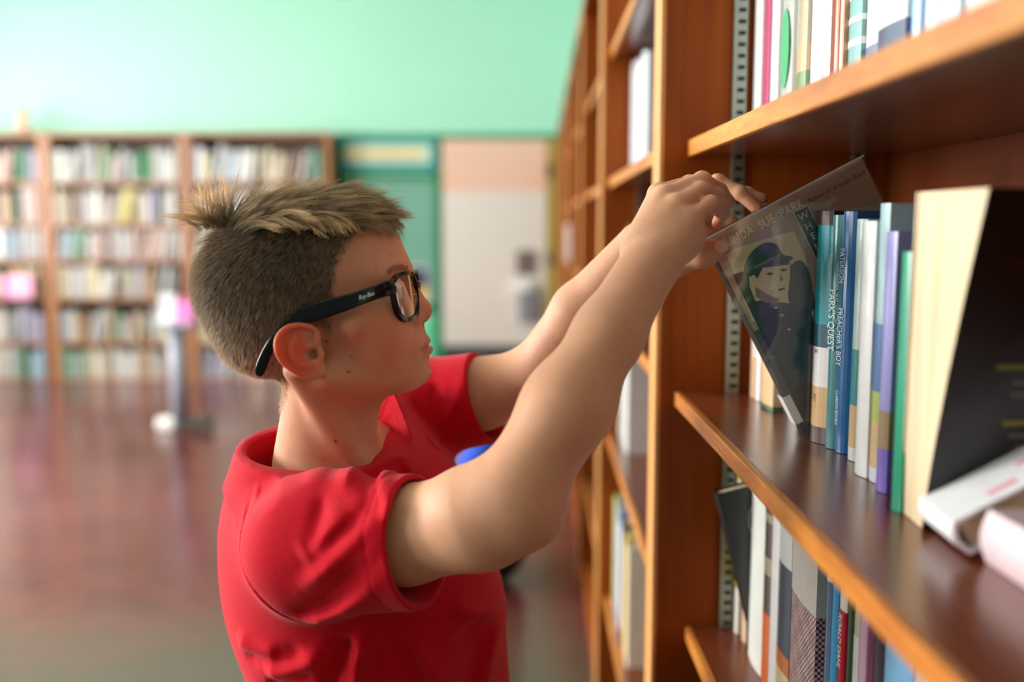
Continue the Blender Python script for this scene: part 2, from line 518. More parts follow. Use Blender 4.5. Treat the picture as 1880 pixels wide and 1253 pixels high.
box_obj('panel', (-hw + 0.06, -0.028, 0.06), (hw - 0.06, -0.02, hh - 0.05), colour('pale_sign_panel', 200, 222, 206, 0.5), sg)
box_obj('band', (-hw + 0.04, -0.033, 0.11), (hw - 0.13, -0.028, 0.17), colour('amber_band', 226, 186, 92, 0.5), sg)
# small poster on the chalkboard
po = empty('poster', (P(768, 560, WALL_Y).x, WALL_Y - 0.05, P(768, 555, WALL_Y).z))
tag(po, 'small white, navy and yellow poster on the chalkboard corner', 'poster')
box_obj('sheet', (-0.11, -0.006, 0.0), (0.11, 0.0, 0.32), colour('pale_sheet', 206, 208, 222, 0.6), po)
box_obj('navy_patch', (-0.06, -0.009, 0.12), (0.09, -0.006, 0.30), colour('navy_patch', 44, 52, 84, 0.6), po)
box_obj('yellow_patch', (0.0, -0.012, 0.03), (0.09, -0.009, 0.13), colour('yellow_patch', 226, 186, 48, 0.6), po)
x0, z0, x1, z1 = wall_rect(640, 700, 797, 592, WALL_Y - 0.03)
tag(box_obj('trim_4', (x0, WALL_Y - 0.03, 0), (x1, WALL_Y, z1), colour('bright_mint_paint', 110, 214, 172, 0.5)), kind='structure')
# ------------------------------------------------------------------ signed-distance modelling
def _n(a):
    a = np.asarray(a, float)
    return a / np.linalg.norm(a)


class Cap:                                   # tapered capsule
    def __init__(s, a, b, ra, rb=None, flat=None):
        s.a = np.asarray(a, float); s.b = np.asarray(b, float)
        s.ra = ra; s.rb = ra if rb is None else rb
        s.c = (s.a + s.b) / 2
        s.r = np.linalg.norm(s.b - s.a) / 2 + max(s.ra, s.rb)
        s.flat = None
        if flat is not None:                 # (axis, factor): thinner along axis
            s.flat = (_n(flat[0]), flat[1])
            s.r *= 1.0

    def d(s, p):
        ab = s.b - s.a
        pa = p - s.a
        t = np.clip(pa @ ab / max(ab @ ab, 1e-12), 0, 1)
        q = pa - t[:, None] * ab
        rad = s.ra + (s.rb - s.ra) * t
        if s.flat is not None:
            k = q @ s.flat[0]
            q = q + (k * (1 / s.flat[1] - 1))[:, None] * s.flat[0]
            l = np.sqrt((q * q).sum(1))
            return (l - rad) * s.flat[1] ** 0.5
        return np.sqrt((q * q).sum(1)) - rad


class Ell:                                   # ellipsoid, R rows = local axes
    def __init__(s, c, r, R=None):
        s.c = np.asarray(c, float); s.rad = np.asarray(r, float) * np.ones(3)
        s.R = None if R is None else np.asarray(R, float)
        s.r = s.rad.max()

    def d(s, p):
        q = p - s.c
        if s.R is not None:
            q = q @ s.R.T
        k0 = np.sqrt(((q / s.rad) ** 2).sum(1))
        k1 = np.sqrt(((q / s.rad ** 2) ** 2).sum(1)) + 1e-9
        return k0 * (k0 - 1) / k1


class Poly:                                  # tube along a polyline
    def __init__(s, pts, radii):
        if not hasattr(radii, '__len__'):
            radii = [radii] * len(pts)
        s.caps = [Cap(pts[i], pts[i + 1], radii[i], radii[i + 1]) for i in range(len(pts) - 1)]
        p = np.asarray(pts, float)
        s.c = (p.min(0) + p.max(0)) / 2
        s.r = np.linalg.norm(p - s.c, axis=1).max() + max(radii)

    def d(s, p):
        r = s.caps[0].d(p)
        for c in s.caps[1:]:
            r = np.minimum(r, c.d(p))
        return r


class Fn:                                    # any function with a bounding sphere
    def __init__(s, f, c, r):
        s.f = f; s.c = np.asarray(c, float); s.r = r

    def d(s, p):
        return s.f(p)


def smin(a, b, k):
    if k <= 0:
        return np.minimum(a, b)
    h = np.clip(0.5 + 0.5 * (b - a) / k, 0, 1)
    return b + (a - b) * h - k * h * (1 - h)


def catmull(pts, n=6):
    p = [np.asarray(q, float) for q in pts]
    p = [2 * p[0] - p[1]] + p + [2 * p[-1] - p[-2]]
    out = []
    for i in range(1, len(p) - 2):
        for k in range(n):
            t = k / n
            out.append(0.5 * (2 * p[i] + (p[i + 1] - p[i - 1]) * t + (2 * p[i - 1] - 5 * p[i] + 4 * p[i + 1] - p[i + 2]) * t * t
                              + (3 * p[i] - p[i - 1] - 3 * p[i + 1] + p[i + 2]) * t ** 3))
    out.append(p[-2])
    return np.array(out)


class Solid:
    """List of operations (mode, primitive, blend, frame). Frames are (R, o): local = (p-o) @ R.T"""
    def __init__(s):
        s.ops = []
        s.post = None

    def add(s, prim, k=0.0, fr=None):
        s._op('add', prim, k, fr)

    def sub(s, prim, k=0.0, fr=None):
        s._op('sub', prim, k, fr)

    def _op(s, mode, prim, k, fr):
        c = prim.c if fr is None else prim.c @ fr[0] + fr[1]
        s.ops.append((mode, prim, k, fr, c, prim.r))

    def value(s, p, centre=None, brad=0.0):
        d = np.full(len(p), 0.06)
        cache = {}
        for mode, prim, k, fr, c, r in s.ops:
            if centre is not None and np.linalg.norm(centre - c) - r - brad > 1.6 * k + 0.012:
                continue
            if fr is None:
                q = p
            else:
                q = cache.get(id(fr))
                if q is None:
                    q = (p - fr[1]) @ fr[0].T
                    cache[id(fr)] = q
            e = prim.d(q)
            if mode == 'add':
                d = smin(d, e, k)
            else:
                d = -smin(-d, e, k)
        if s.post is not None:
            d = s.post(p, d)
        return d

    def mesh(s, h, n=16):
        """Surface nets over the blocks near the surface."""
        lo = np.min([c - r for m, _, k, _, c, r in s.ops if m == 'add'], axis=0) - 4 * h
        hi = np.max([c + r for m, _, k, _, c, r in s.ops if m == 'add'], axis=0) + 4 * h
        B = n * h
        nb = np.ceil((hi - lo) / B).astype(int)
        dim = nb * n + 4
        brad = B * math.sqrt(3) / 2
        ijk = np.stack(np.meshgrid(*[np.arange(k) for k in nb], indexing='ij'), -1).reshape(-1, 3)
        cent = lo + (ijk + 0.5) * B
        near = np.zeros(len(ijk), bool)
        for m, _, k, _, c, r in s.ops:
            if m == 'add':
                near |= np.linalg.norm(cent - c, axis=1) < r + brad + k
        g = np.arange(n)
        G = np.stack(np.meshgrid(g, g, g, indexing='ij'), -1).reshape(-1, 3)
        slot = -np.ones(nb, int)
        far = np.full(nb, 0.06)
        vals = []
        for bi in np.nonzero(near)[0]:
            cc = cent[bi]
            v0 = s.value(cc[None], cc, brad)[0]
            t = tuple(ijk[bi])
            far[t] = 0.06 if v0 > 0 else -0.06
            if abs(v0) > brad * 1.5 + 0.006:
                continue
            slot[t] = len(vals)
            vals.append(s.value(lo + (ijk[bi] * n + G) * h, cc, brad + h).reshape(n, n, n).astype(np.float32))
        keys, verts, quads = [], [], []

        def key(a):
            return ((a[..., 0] + 1) * (dim[1] + 4) + (a[..., 1] + 1)) * (dim[2] + 4) + (a[..., 2] + 1)
        corners = [(a, b, c) for a in (0, 1) for b in (0, 1) for c in (0, 1)]
        for bi in np.argwhere(slot >= 0):
            D = np.empty((n + 1, n + 1, n + 1), np.float32)
            for cr in corners:
                t = tuple(bi + cr)
                dst = tuple(slice(n, n + 1) if a else slice(0, n) for a in cr)
                src = tuple(slice(0, 1) if a else slice(0, n) for a in cr)
                if any(t[k] >= nb[k] for k in range(3)):
                    D[dst] = 0.06
                elif slot[t] >= 0:
                    D[dst] = vals[slot[t]][src]
                else:
                    D[dst] = far[t]
            base = bi * n
            S = D < 0
            if S.all() or not S.any():
                continue
            allv = np.zeros((n, n, n), int)
            for a, b, c in corners:
                allv += S[a:a + n, b:b + n, c:c + n]
            act = np.argwhere((allv > 0) & (allv < 8))
            if len(act):
                acc = np.zeros((len(act), 3)); cnt = np.zeros(len(act))
                val = {cr: D[act[:, 0] + cr[0], act[:, 1] + cr[1], act[:, 2] + cr[2]] for cr in corners}
                for cr in corners:
                    for ax in range(3):
                        if cr[ax]:
                            continue
                        c2 = list(cr); c2[ax] = 1; c2 = tuple(c2)
                        a, b = val[cr], val[c2]
                        m = (a < 0) != (b < 0)
                        t = np.where(m, a / np.where(m, a - b, 1), 0)
                        pos = np.tile(np.array(cr, float), (len(act), 1))
                        pos[:, ax] = t
                        acc[m] += pos[m]; cnt[m] += 1
                keys.append(key(act + base))
                verts.append(lo + (act + base + acc / cnt[:, None]) * h)
            for ax in range(3):
                o = [0, 0, 0]; o[ax] = 1
                A = S[:n, :n, :n]
                Bq = S[o[0]:o[0] + n, o[1]:o[1] + n, o[2]:o[2] + n]
                e = np.argwhere(A != Bq)
                if not len(e):
                    continue
                flip = A[e[:, 0], e[:, 1], e[:, 2]]
                b1 = np.zeros(3, int); b1[(ax + 1) % 3] = 1
                b2 = np.zeros(3, int); b2[(ax + 2) % 3] = 1
                g0 = e + base
                q = np.stack([key(g0 - b1 - b2), key(g0 - b2), key(g0), key(g0 - b1)], 1)
                q[~flip] = q[~flip][:, ::-1]
                quads.append(q)
        K = np.concatenate(keys); V = np.concatenate(verts); Q = np.concatenate(quads)
        K, iu = np.unique(K, return_index=True)
        V = V[iu]
        I = np.searchsorted(K, Q)
        I = np.clip(I, 0, len(K) - 1)
        ok = (K[I] == Q).all(1)
        return V, I[ok]


def relax(V, F, it=2, lam=0.5):
    """Laplacian smoothing on a quad mesh."""
    n = len(V)
    e = np.concatenate([F[:, [0, 1]], F[:, [1, 2]], F[:, [2, 3]], F[:, [3, 0]]])
    e = np.concatenate([e, e[:, ::-1]])
    cnt = np.bincount(e[:, 0], minlength=n)[:, None].clip(1)
    for _ in range(it):
        s = np.stack([np.bincount(e[:, 0], weights=V[e[:, 1], k], minlength=n) for k in range(3)], 1)
        V = V + lam * (s / cnt - V)
    return V


def np_mesh(name, V, F, mat=None, parent=None, smooth=True, colors=None):
    m = bpy.data.meshes.new(name)
    F = np.asarray(F, np.int32)
    V = np.asarray(V, np.float32)
    m.vertices.add(len(V))
    m.vertices.foreach_set('co', V.ravel())
    k = F.shape[1]
    m.loops.add(F.size)
    m.loops.foreach_set('vertex_index', F.ravel())
    m.polygons.add(len(F))
    m.polygons.foreach_set('loop_start', np.arange(0, F.size, k, dtype=np.int32))
    m.polygons.foreach_set('loop_total', np.full(len(F), k, np.int32))
    m.update(calc_edges=True)
    m.validate()
    if colors is not None:
        at = m.color_attributes.new('Col', 'FLOAT_COLOR', 'POINT')
        c = np.ones((len(V), 4), np.float32)
        c[:, :3] = colors
        at.data.foreach_set('color', c.ravel())
    return mesh_obj(name, m, mat, parent, smooth)
# ------------------------------------------------------------------ bookcases along the right
SH_MID = CAM_H - 0.210          # shelf with the held book
SH_UP = CAM_H + 0.102
SH_LOW = CAM_H - 0.5185
CASE_DEPTH = 0.28
CASE_TOP = CAM_H + 0.76


def pilaster(parent, x, y, side, z0, z1):
    """Slotted steel strip on a side panel; side=+1 strip sits on a face looking towards -y."""
    bm = bmesh.new()
    t = 0.004
    ya, yb = (y - t, y) if side > 0 else (y, y + t)
    add_box(bm, (x, ya, z0), (x + 0.016, yb, z1))
    yl, yh = (y - t - 0.0035, y - t) if side > 0 else (y + t, y + t + 0.0035)
    add_box(bm, (x - 0.001, yl, z0), (x + 0.003, yh, z1))
    p = bm_obj('pilaster_strip', bm, M['steel'], parent)
    bm = bmesh.new()
    z = z0 + 0.02
    yc = ya - 0.0006 if side > 0 else yb + 0.0006
    while z < z1 - 0.01:
        add_box(bm, (x + 0.0050, yc - 0.0004, z), (x + 0.0135, yc + 0.0004, z + 0.0045))
        z += 0.0135
    s = bm_obj('slot_row', bm, M['black_hole'], p)
    s['kind'] = 'stuff'


def bookcase(y0, y1, xf, yaw, shelves, label, strips=True, base=0.10):
    """Open bookcase facing -x; local x runs into the case, local y along the wall."""
    o = empty('bookcase', (xf, y0, 0), (0, 0, yaw))
    tag(o, label, 'bookcase', 'bookcases along the right side')
    w = y1 - y0
    t = 0.033
    for ya in (0.0, w - t):
        sp_ = box_obj('side_panel', (0.006, ya, 0), (CASE_DEPTH, ya + t, CASE_TOP), M['case_side'], o)
        box_obj('edge_strip', (0.0, ya - 0.0003, 0), (0.0062, ya + t + 0.0003, CASE_TOP), M['edge_v'], sp_, 0.0012)
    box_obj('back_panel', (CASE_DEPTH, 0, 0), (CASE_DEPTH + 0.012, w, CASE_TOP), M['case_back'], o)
    box_obj('top_panel', (0.0, t, CASE_TOP - 0.03), (CASE_DEPTH, w - t, CASE_TOP), M['case_side'], o)
    box_obj('plinth', (0.02, t, 0), (0.05, w - t, base), M['case_side'], o)
    for z, setback, th in shelves:
        s = box_obj('shelf', (setback + 0.008, t + 0.001, z - th), (CASE_DEPTH - 0.001, w - t - 0.001, z), M['shelf_top'], o)
        box_obj('edge_band', (setback, t + 0.001, z - th - 0.0004), (setback + 0.0082, w - t - 0.001, z + 0.0004), M['edge'], s, 0.0018)
    if strips:
        for px in (0.088, 0.235):
            pilaster(o, px, w - t, 1, 0.12, CASE_TOP - 0.05)
            pilaster(o, px, t, -1, 0.12, CASE_TOP - 0.05)
    return o


UNIT_A_Y1 = 1.242 + 0.033
UW = 1.17
std = [(CAM_H + 0.412, 0.03, 0.019), (SH_UP, 0.035, 0.019), (SH_MID, 0.024, 0.0175), (SH_LOW, 0.0435, 0.019), (CAM_H - 0.83, 0.03, 0.019), (CAM_H - 1.14, 0.03, 0.019)]
case_a = bookcase(UNIT_A_Y1 - UW, UNIT_A_Y1, 0.181, 0, std, 'orange-brown wooden bookcase the boy is reaching into')
YAW_B = -math.atan(0.027)
std_b = [(CAM_H + 0.41, 0.02, 0.02), (SH_UP + 0.006, 0.02, 0.02), (SH_MID, 0.02, 0.02), (SH_LOW + 0.008, 0.02, 0.02), (CAM_H - 0.93, 0.02, 0.02)]
line_b = ['wooden bookcase with white magazines, next to the bookcase the boy reaches into', 'wooden bookcase second beyond the one the boy reaches into',
          'wooden bookcase third beyond the one the boy reaches into', 'wooden bookcase with white binders, fourth beyond the boy\'s',
          'wooden bookcase fifth beyond the one the boy reaches into', 'wooden bookcase at the door end of the row']
yb = UNIT_A_Y1 + 0.010
cases_b = []
for i, lb in enumerate(line_b):
    wq = UW
    c = bookcase(yb, yb + wq, 0.148 + 0.027 * yb, YAW_B, std_b, lb, strips=i < 2)
    cases_b.append(c)
    yb += wq + 0.004
    if yb + UW > WALL_Y - 0.12:
        break

# ------------------------------------------------------------------ far bookcases on the back wall
FAR_Y = 8.42
FAR_T = 0.09
ups = [P(-180, 500, FAR_Y).x, P(92, 500, FAR_Y).x, P(347, 500, FAR_Y).x, P(610, 500, FAR_Y).x]
FAR_SH = [P(200, y, FAR_Y).z for y in (333, 410, 476, 547, 628, 697)]
FAR_TOP = P(200, 250, FAR_Y).z
far_labels = ['brown far bookcase holding the pink box, by the windows', 'brown far bookcase right behind the grey pedestal stand', 'brown far bookcase beside the green chalkboard']
far_cases = []
for i in range(3):
    a, b_ = ups[i], ups[i + 1]
    o = empty('wall_bookcase', ((a + b_) / 2, FAR_Y, 0))
    tag(o, far_labels[i], 'bookcase', 'bookcases along the back wall')
    hw = (b_ - a) / 2 - 0.002
    for s in (-1, 1):
        box_obj('side_panel', (s * hw - (0.045 if s > 0 else 0), 0, 0), (s * hw + (0.045 if s < 0 else 0), 0.30, FAR_TOP), M['far_wood'], o)
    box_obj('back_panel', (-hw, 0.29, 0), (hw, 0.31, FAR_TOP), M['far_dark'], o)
    box_obj('top_panel', (-hw, -0.01, FAR_TOP), (hw, 0.31, FAR_TOP + 0.03), M['far_wood'], o)
    box_obj('plinth', (-hw + 0.045, 0.02, 0), (hw - 0.045, 0.05, FAR_SH[-1] - 0.02), M['far_wood'], o)
    for z in FAR_SH:
        box_obj('shelf', (-hw + 0.046, 0.005, z - 0.025), (hw - 0.046, 0.29, z), M['far_wood'], o)
    far_cases.append(o)
# ------------------------------------------------------------------ books
rb = random.Random(5)


def book_mesh(thick, depth, height, bulge=0.0022, board=0.0022, soft=False):
    """Meshes of cover and page block; spine at x=0 facing -x, y from 0 to thick, z from 0."""
    n = 6
    arc = [(-bulge * math.sin(math.pi * k / n), thick * k / n) for k in range(n + 1)]
    prof_out = arc + [(depth, thick), (depth, thick - board)] + [(board * 1.2 - bulge * 0.8 * math.sin(math.pi * (n - k) / n), board + (thick - 2 * board) * (n - k) / n) for k in range(n + 1)] + [(depth, board), (depth, 0)]
    v, f = [], []
    m = len(prof_out)
    for z in (0, height):
        v += [(x, y, z) for x, y in prof_out]
    for k in range(m):
        k2 = (k + 1) % m
        f.append((k, k2, m + k2, m + k))
    # caps as quads between outer and inner walls
    no = n + 1
    io = no + 2
    for base, rev in ((0, True), (m, False)):
        strip = []
        outer = [m - 1] + list(range(0, no)) + [no]
        inner = [m - 2] + list(range(io + n, io - 1, -1)) + [no + 1]
        for k in range(len(outer) - 1):
            q = (base + outer[k], base + outer[k + 1], base + inner[k + 1], base + inner[k])
            f.append(q if rev else q[::-1])
    ov = 0.0 if soft else 0.003
    pb = board + 0.0002
    pages = ((0.004, pb, ov), (depth - (0.0006 if soft else 0.003), thick - pb, height - ov))
    return v, f, pages


book_count = 0


def book(spine0, spine1, zbase, height, depth, color, label, group=None, lean=0.0, soft=False, bulge=0.0022, yaw=None, bands=(), texts=(), cat='book', lean_in=0.0):
    """A standing book. spine0/spine1: (x, y) of the far and near bottom corners of its spine.
    bands: (z0, z1, colour key rgb) round the spine; texts: (body, z_top, size, rgb, y offset fraction)."""
    x0, y0 = spine1            # near corner is the origin, y runs away from the camera
    dx, dy = spine0[0] - x0, spine0[1] - y0
    thick = math.hypot(dx, dy)
    if yaw is None:
        yaw = math.atan2(-dx, dy)
    o = empty('book', (x0, y0, zbase), (lean, lean_in, yaw))
    tag(o, label, cat, group)
    v, f, pg = book_mesh(thick, depth, height, bulge)
    c = pydata('cover', v, f, M['jacket'], o)
    bm = bmesh.new(); bm.from_mesh(c.data); bmesh.ops.recalc_face_normals(bm, faces=bm.faces[:]); bm.to_mesh(c.data); bm.free()
    c.color = tuple(color) + (1,)
    box_obj('page_block', pg[0], pg[1], M['pages'], o)
    n = 6
    for (z0, z1, bc) in bands:
        e = 0.00035
        vv, ff = [], []
        ring = [(0.012, thick + e)] + [(-bulge * math.sin(math.pi * (n - k) / n) - e, thick * (n - k) / n) for k in range(n + 1)] + [(0.012, -e)]
        for z in (z0, z1):
            vv += [(x, y, z) for x, y in ring]
        m = len(ring)
        for k in range(m - 1):
            ff.append((k, k + 1, m + k + 1, m + k))
        b_ = pydata('spine_band', vv, ff, M['jacket'], o)
        b_.color = tuple(bc) + (1,)
    for (body_, zt, size, tcol, yf) in texts:
        key_ = 'print_%d_%d_%d' % tuple(int(q * 255) for q in tcol)
        if key_ not in M:
            M[key_] = plain(key_, tcol, 0.5)
        text_obj('spine_lettering', body_, size, frame((-bulge - 0.0006, thick * yf, zt), (0, 0, -1), (0, -1, 0), (-1, 0, 0)), M[key_], o, stretch=0.66)
    return o


def floor_pt(px, py, zs):
    """World (x, y) where the pixel's ray meets the height zs."""
    d = P(px, py, 1.0) - Vector((0, 0, CAM_H))
    k = (zs - CAM_H) / d.z
    return d.x * k, d.y * k


def bpx(l, r, zs, *a, **k):
    return book(floor_pt(l[0], l[1], zs), floor_pt(r[0], r[1], zs), zs + 0.0005, *a, **k)


G_MID = 'books on the shelf with the held book'
# books beside the held one, from the far upright towards the camera
bpx((1377, 728), (1387, 733), SH_MID, 0.21, 0.15, rgb(226, 204, 196), 'thin pinkish-white book next to the steel strip, behind the lifted book', bands=[(0.0, 0.05, rgb(214, 176, 140))])
bpx((1388, 735), (1394.5, 738), SH_MID, 0.20, 0.15, rgb(240, 240, 238), 'slim white book second from the upright, behind the lifted book')
bpx((1397, 745), (1419, 757), SH_MID, 0.215, 0.15, rgb(228, 224, 214), 'off-white book with a tan spine label behind the lifted book', bands=[(0.005, 0.065, rgb(222, 186, 140)), (0.0, 0.005, rgb(70, 110, 70))])
bpx((1446, 764), (1463, 773), SH_MID, 0.21, 0.15, rgb(236, 238, 240), 'white book partly hidden by the tilted spine of the lifted book')
bpx((1490, 808), (1516, 818), SH_MID, 0.222, 0.150, rgb(0, 148, 160), 'turquoise book with a white library sticker and a tan label at its foot',
    bulge=0.004, yaw=math.radians(18), bands=[(0.209, 0.222, rgb(78, 52, 48)), (0.093, 0.115, rgb(14, 84, 104)), (0.0, 0.016, rgb(96, 78, 72)), (0.016, 0.055, rgb(212, 176, 128)), (0.055, 0.093, rgb(232, 230, 226))],
    texts=[('X', 0.091, 0.009, rgb(60, 60, 60), 0.60), ('FIC', 0.0475, 0.008, rgb(50, 46, 44), 0.62)])
bpx((1516, 820.5), (1533, 827), SH_MID, 0.218, 0.148, rgb(58, 128, 134), 'teal-grey book with a white title between turquoise and blue books',
    bulge=0.003, yaw=math.radians(18), texts=[("PARK'S QUEST", 0.150, 0.0135, rgb(236, 244, 240), 0.55), ('KATHERINE PATERSON', 0.207, 0.0048, rgb(190, 220, 214), 0.75)])
bpx((1533, 827.5), (1557, 836), SH_MID, 0.221, 0.150, rgb(12, 96, 158), 'deep blue book with a serif title between teal-grey and mottled books',
    bulge=0.0045, yaw=math.radians(18), texts=[('PATERSON', 0.188, 0.0098, rgb(206, 226, 244), 0.66), ("PREACHER'S BOY", 0.134, 0.0105, rgb(216, 232, 246), 0.66), ('CLARION BOOKS', 0.058, 0.0062, rgb(206, 226, 240), 0.66)])
bpx((1563, 843), (1576, 851), SH_MID, 0.214, 0.145, rgb(196, 214, 212), 'pale book with teal mottling and a tan label, next to the deep blue book', yaw=math.radians(14),
    bands=[(0.0, 0.012, rgb(236, 236, 232)), (0.012, 0.05, rgb(216, 184, 134)), (0.05, 0.10, rgb(40, 140, 146))])
bpx((1571, 868), (1590, 880), SH_MID, 0.212, 0.14, rgb(238, 240, 240), 'plain white book between the mottled and the map-blue books', yaw=math.radians(6))
bpx((1594, 881), (1613, 890.5), SH_MID, 0.226, 0.15, rgb(168, 200, 206), 'pale aqua book with a blue lower half and a tan spine label', yaw=math.radians(6),
    bands=[(0.0, 0.012, rgb(210, 214, 222)), (0.012, 0.05, rgb(206, 176, 128)), (0.05, 0.075, rgb(170, 186, 96)), (0.075, 0.13, rgb(74, 116, 172))])
bpx((1606, 899), (1627, 909), SH_MID, 0.204, 0.15, rgb(150, 146, 204), 'lavender book with a navy cover next to the green one', yaw=math.radians(8), bands=[(0.0, 0.035, rgb(120, 100, 186)), (0.035, 0.065, rgb(150, 128, 96))])
bpx((1636, 934), (1652, 944), SH_MID, 0.190, 0.14, rgb(24, 150, 116), 'thin bright green book against the swollen paperback')

# swollen paperback: fore-edge towards the room, black back cover towards the camera
o = empty('paperback', (0.283, 0.70, SH_MID))
tag(o, 'thick splayed paperback with cream page edges and a black back cover', 'book')
bl, bt = floor_pt(1652, 941, SH_MID), floor_pt(1692, 976, SH_MID)
ztop = SH_MID + 0.232
tl, tr_ = P(1683, 336, 0.695), P(1818, 344, 0.605)
org = Vector(o.location)


def swollen(y_shift0, y_shift1, x0, x1, z0, z1):
    """Wedge slab between the far and near faces, blended."""
    def pt(s, x, z):
        w = (z - SH_MID) / 0.232
        far = Vector((bl[0], bl[1], SH_MID)).lerp(Vector((tl.x, tl.y, ztop)), w)
        near = Vector((bt[0], bt[1], SH_MID)).lerp(Vector((tr_.x, tr_.y, ztop)), w ** 1.25)
        # towards the spine (deeper in the shelf) the book keeps its true thickness
        q = far.lerp(near, s)
        k = max(0.0, min(1.0, x / 0.15))
        mid = far + Vector((0.15, -0.045 * s, 0))
        p = q.lerp(mid, k)
        p.x = q.x + x
        p.z = z
        return p - org
    v, f = [], []
    nx, nz = 8, 10
    for s in (y_shift0, y_shift1):
        for i in range(nx + 1):
            for k in range(nz + 1):
                v.append(pt(s, x0 + (x1 - x0) * i / nx, z0 + (z1 - z0) * k / nz))
    m = (nx + 1) * (nz + 1)
    idx = lambda a, i, k: a * m + i * (nz + 1) + k
    for i in range(nx):
        for k in range(nz):
            f.append((idx(0, i, k), idx(0, i + 1, k), idx(0, i + 1, k + 1), idx(0, i, k + 1)))
            f.append((idx(1, i, k), idx(1, i, k + 1), idx(1, i + 1, k + 1), idx(1, i + 1, k)))
    for i in range(nx):
        f.append((idx(0, i, 0), idx(1, i, 0), idx(1, i + 1, 0), idx(0, i + 1, 0)))
        f.append((idx(0, i, nz), idx(0, i + 1, nz), idx(1, i + 1, nz), idx(1, i, nz)))
    for k in range(nz):
        f.append((idx(0, 0, k), idx(0, 0, k + 1), idx(1, 0, k + 1), idx(1, 0, k)))
        f.append((idx(0, nx, k), idx(1, nx, k), idx(1, nx, k + 1), idx(0, nx, k + 1)))
    return v, f


zb = SH_MID + 0.0006
for nm, s0, s1, xs, mt in (('page_block', 0.02, 0.985, 0.0015, M['pages']), ('front_cover', 0.0, 0.018, 0.0, colour('cream_card', 226, 206, 178, 0.6)),
                           ('back_cover', 0.987, 1.0, 0.0, colour('black_matte_card', 16, 14, 14, 0.35))):
    v, f = swollen(s0, s1, xs, 0.15, zb, ztop)
    q = pydata(nm, v, f, mt, o)
    bm = bmesh.new(); bm.from_mesh(q.data); bmesh.ops.recalc_face_normals(bm, faces=bm.faces[:]); bm.to_mesh(q.data); bm.free()
# lines of print on the black cover
ybar, gbar, rbar = colour('yellow_print', 120, 118, 14, 0.5), colour('grey_print', 84, 84, 80, 0.5), colour('dark_red_print', 70, 14, 16, 0.5)


def cover_bar(z, xa, xb, hgt, mat):
    v, f = swollen(1.001, 1.006, xa, xb, z - hgt / 2, z + hgt / 2)
    q = pydata('print_line', v, f, mat, o)
    bm = bmesh.new(); bm.from_mesh(q.data); bmesh.ops.recalc_face_normals(bm, faces=bm.faces[:]); bm.to_mesh(q.data); bm.free()


for z, xa, mat in ((0.200, 0.03, rbar), (0.186, 0.03, rbar), (0.117, 0.032, ybar), (0.106, 0.045, gbar), (0.098, 0.045, gbar), (0.078, 0.044, ybar), (0.069, 0.05, gbar), (0.061, 0.055, gbar), (0.046, 0.046, ybar), (0.036, 0.045, gbar)):
    cover_bar(SH_MID + z, xa, 0.138, 0.0034, mat)

# two pale books lying in front of it
def lying(loc, rot, thick, depth, length, color, label, bulge):
    """Book lying down: spine towards -x, length along +y, thickness up."""
    o = empty('book', loc, rot)
    tag(o, label, 'book')
    v, f, pg = book_mesh(thick, depth, length, bulge)
    Ml = Matrix.Translation((0, length, 0)) @ Matrix.Rotation(math.radians(90), 4, 'X')
    c = pydata('cover', [Ml @ Vector(p) for p in v], f, M['jacket'], o); c.color = tuple(color) + (1,)
    bm = bmesh.new(); bm.from_mesh(c.data); bmesh.ops.recalc_face_normals(bm, faces=bm.faces[:]); bm.to_mesh(c.data); bm.free()
    bm = bmesh.new()
    add_box(bm, pg[0], pg[1], 0, Ml)
    bm_obj('page_block', bm, M['pages'], o)
    return o


lying((0.3005, 0.45, SH_MID + 0.0006), (0, 0, math.radians(2)), 0.034, 0.13, 0.150, rgb(228, 204, 210), 'pale pink book lying flat on the shelf before the white one', 0.005)
o = lying((0.288, 0.606, SH_MID + 0.0035), (0, math.radians(-29), math.radians(-2)), 0.024, 0.15, 0.058, rgb(238, 236, 240), 'small white book with pink marks tilted against the black back cover', 0.005)
pk = colour('rose_print', 226, 150, 168, 0.5)
for (xa, ya, xb, yb_) in ((0.03, 0.010, 0.05, 0.016), (0.06, 0.03, 0.085, 0.036), (0.075, 0.012, 0.10, 0.018), (0.115, 0.02, 0.14, 0.028)):
    box_obj('rose_mark', (xa, ya, 0.0240), (xb, yb_, 0.0243), pk, o)

# ---- upper shelf
edges = [1378, 1395, 1403, 1412, 1425, 1445, 1460, 1478, 1500, 1508, 1522, 1528, 1540, 1546, 1570, 1610, 1662, 1676, 1718, 1760, 1830]
cols = [(238, 238, 236), (196, 72, 116), (60, 140, 176), (238, 240, 240), (178, 180, 174), (240, 242, 240), (176, 164, 138), (236, 242, 246), (120, 156, 160), (232, 218, 228),
        (176, 92, 40), (226, 218, 206), (206, 142, 104), (120, 166, 166), (222, 220, 216), (224, 220, 204), (146, 190, 232), (236, 232, 232), (196, 214, 232), (232, 224, 222)]
labs = ['white book beside the steel strip on the shelf over the lifted book', 'narrow raspberry book on the shelf over the lifted book', 'narrow blue book on the shelf over the lifted book',
        'white book after the narrow blue one on the upper shelf', 'grey book with a green oval emblem on the upper shelf', 'white book after the grey emblem book, upper shelf',
        'tan and green book on the upper shelf', 'bright white book next to the tan and green one, upper shelf', 'thin grey-teal book on the upper shelf', 'pinkish-white book on the upper shelf',
        'thin rust-brown book on the upper shelf', 'cream book with a dark spine title between rust and salmon books', 'thin salmon book on the upper shelf', 'teal book with a glossy white streak on the upper shelf',
        'light grey book with a dark blue patch on the upper shelf', 'cream book with a navy patch at its foot, upper shelf', 'light blue book on the upper shelf', 'white book after the light blue one, upper shelf',
        'pale blue book near the camera end of the upper shelf', 'white book at the camera end of the upper shelf']
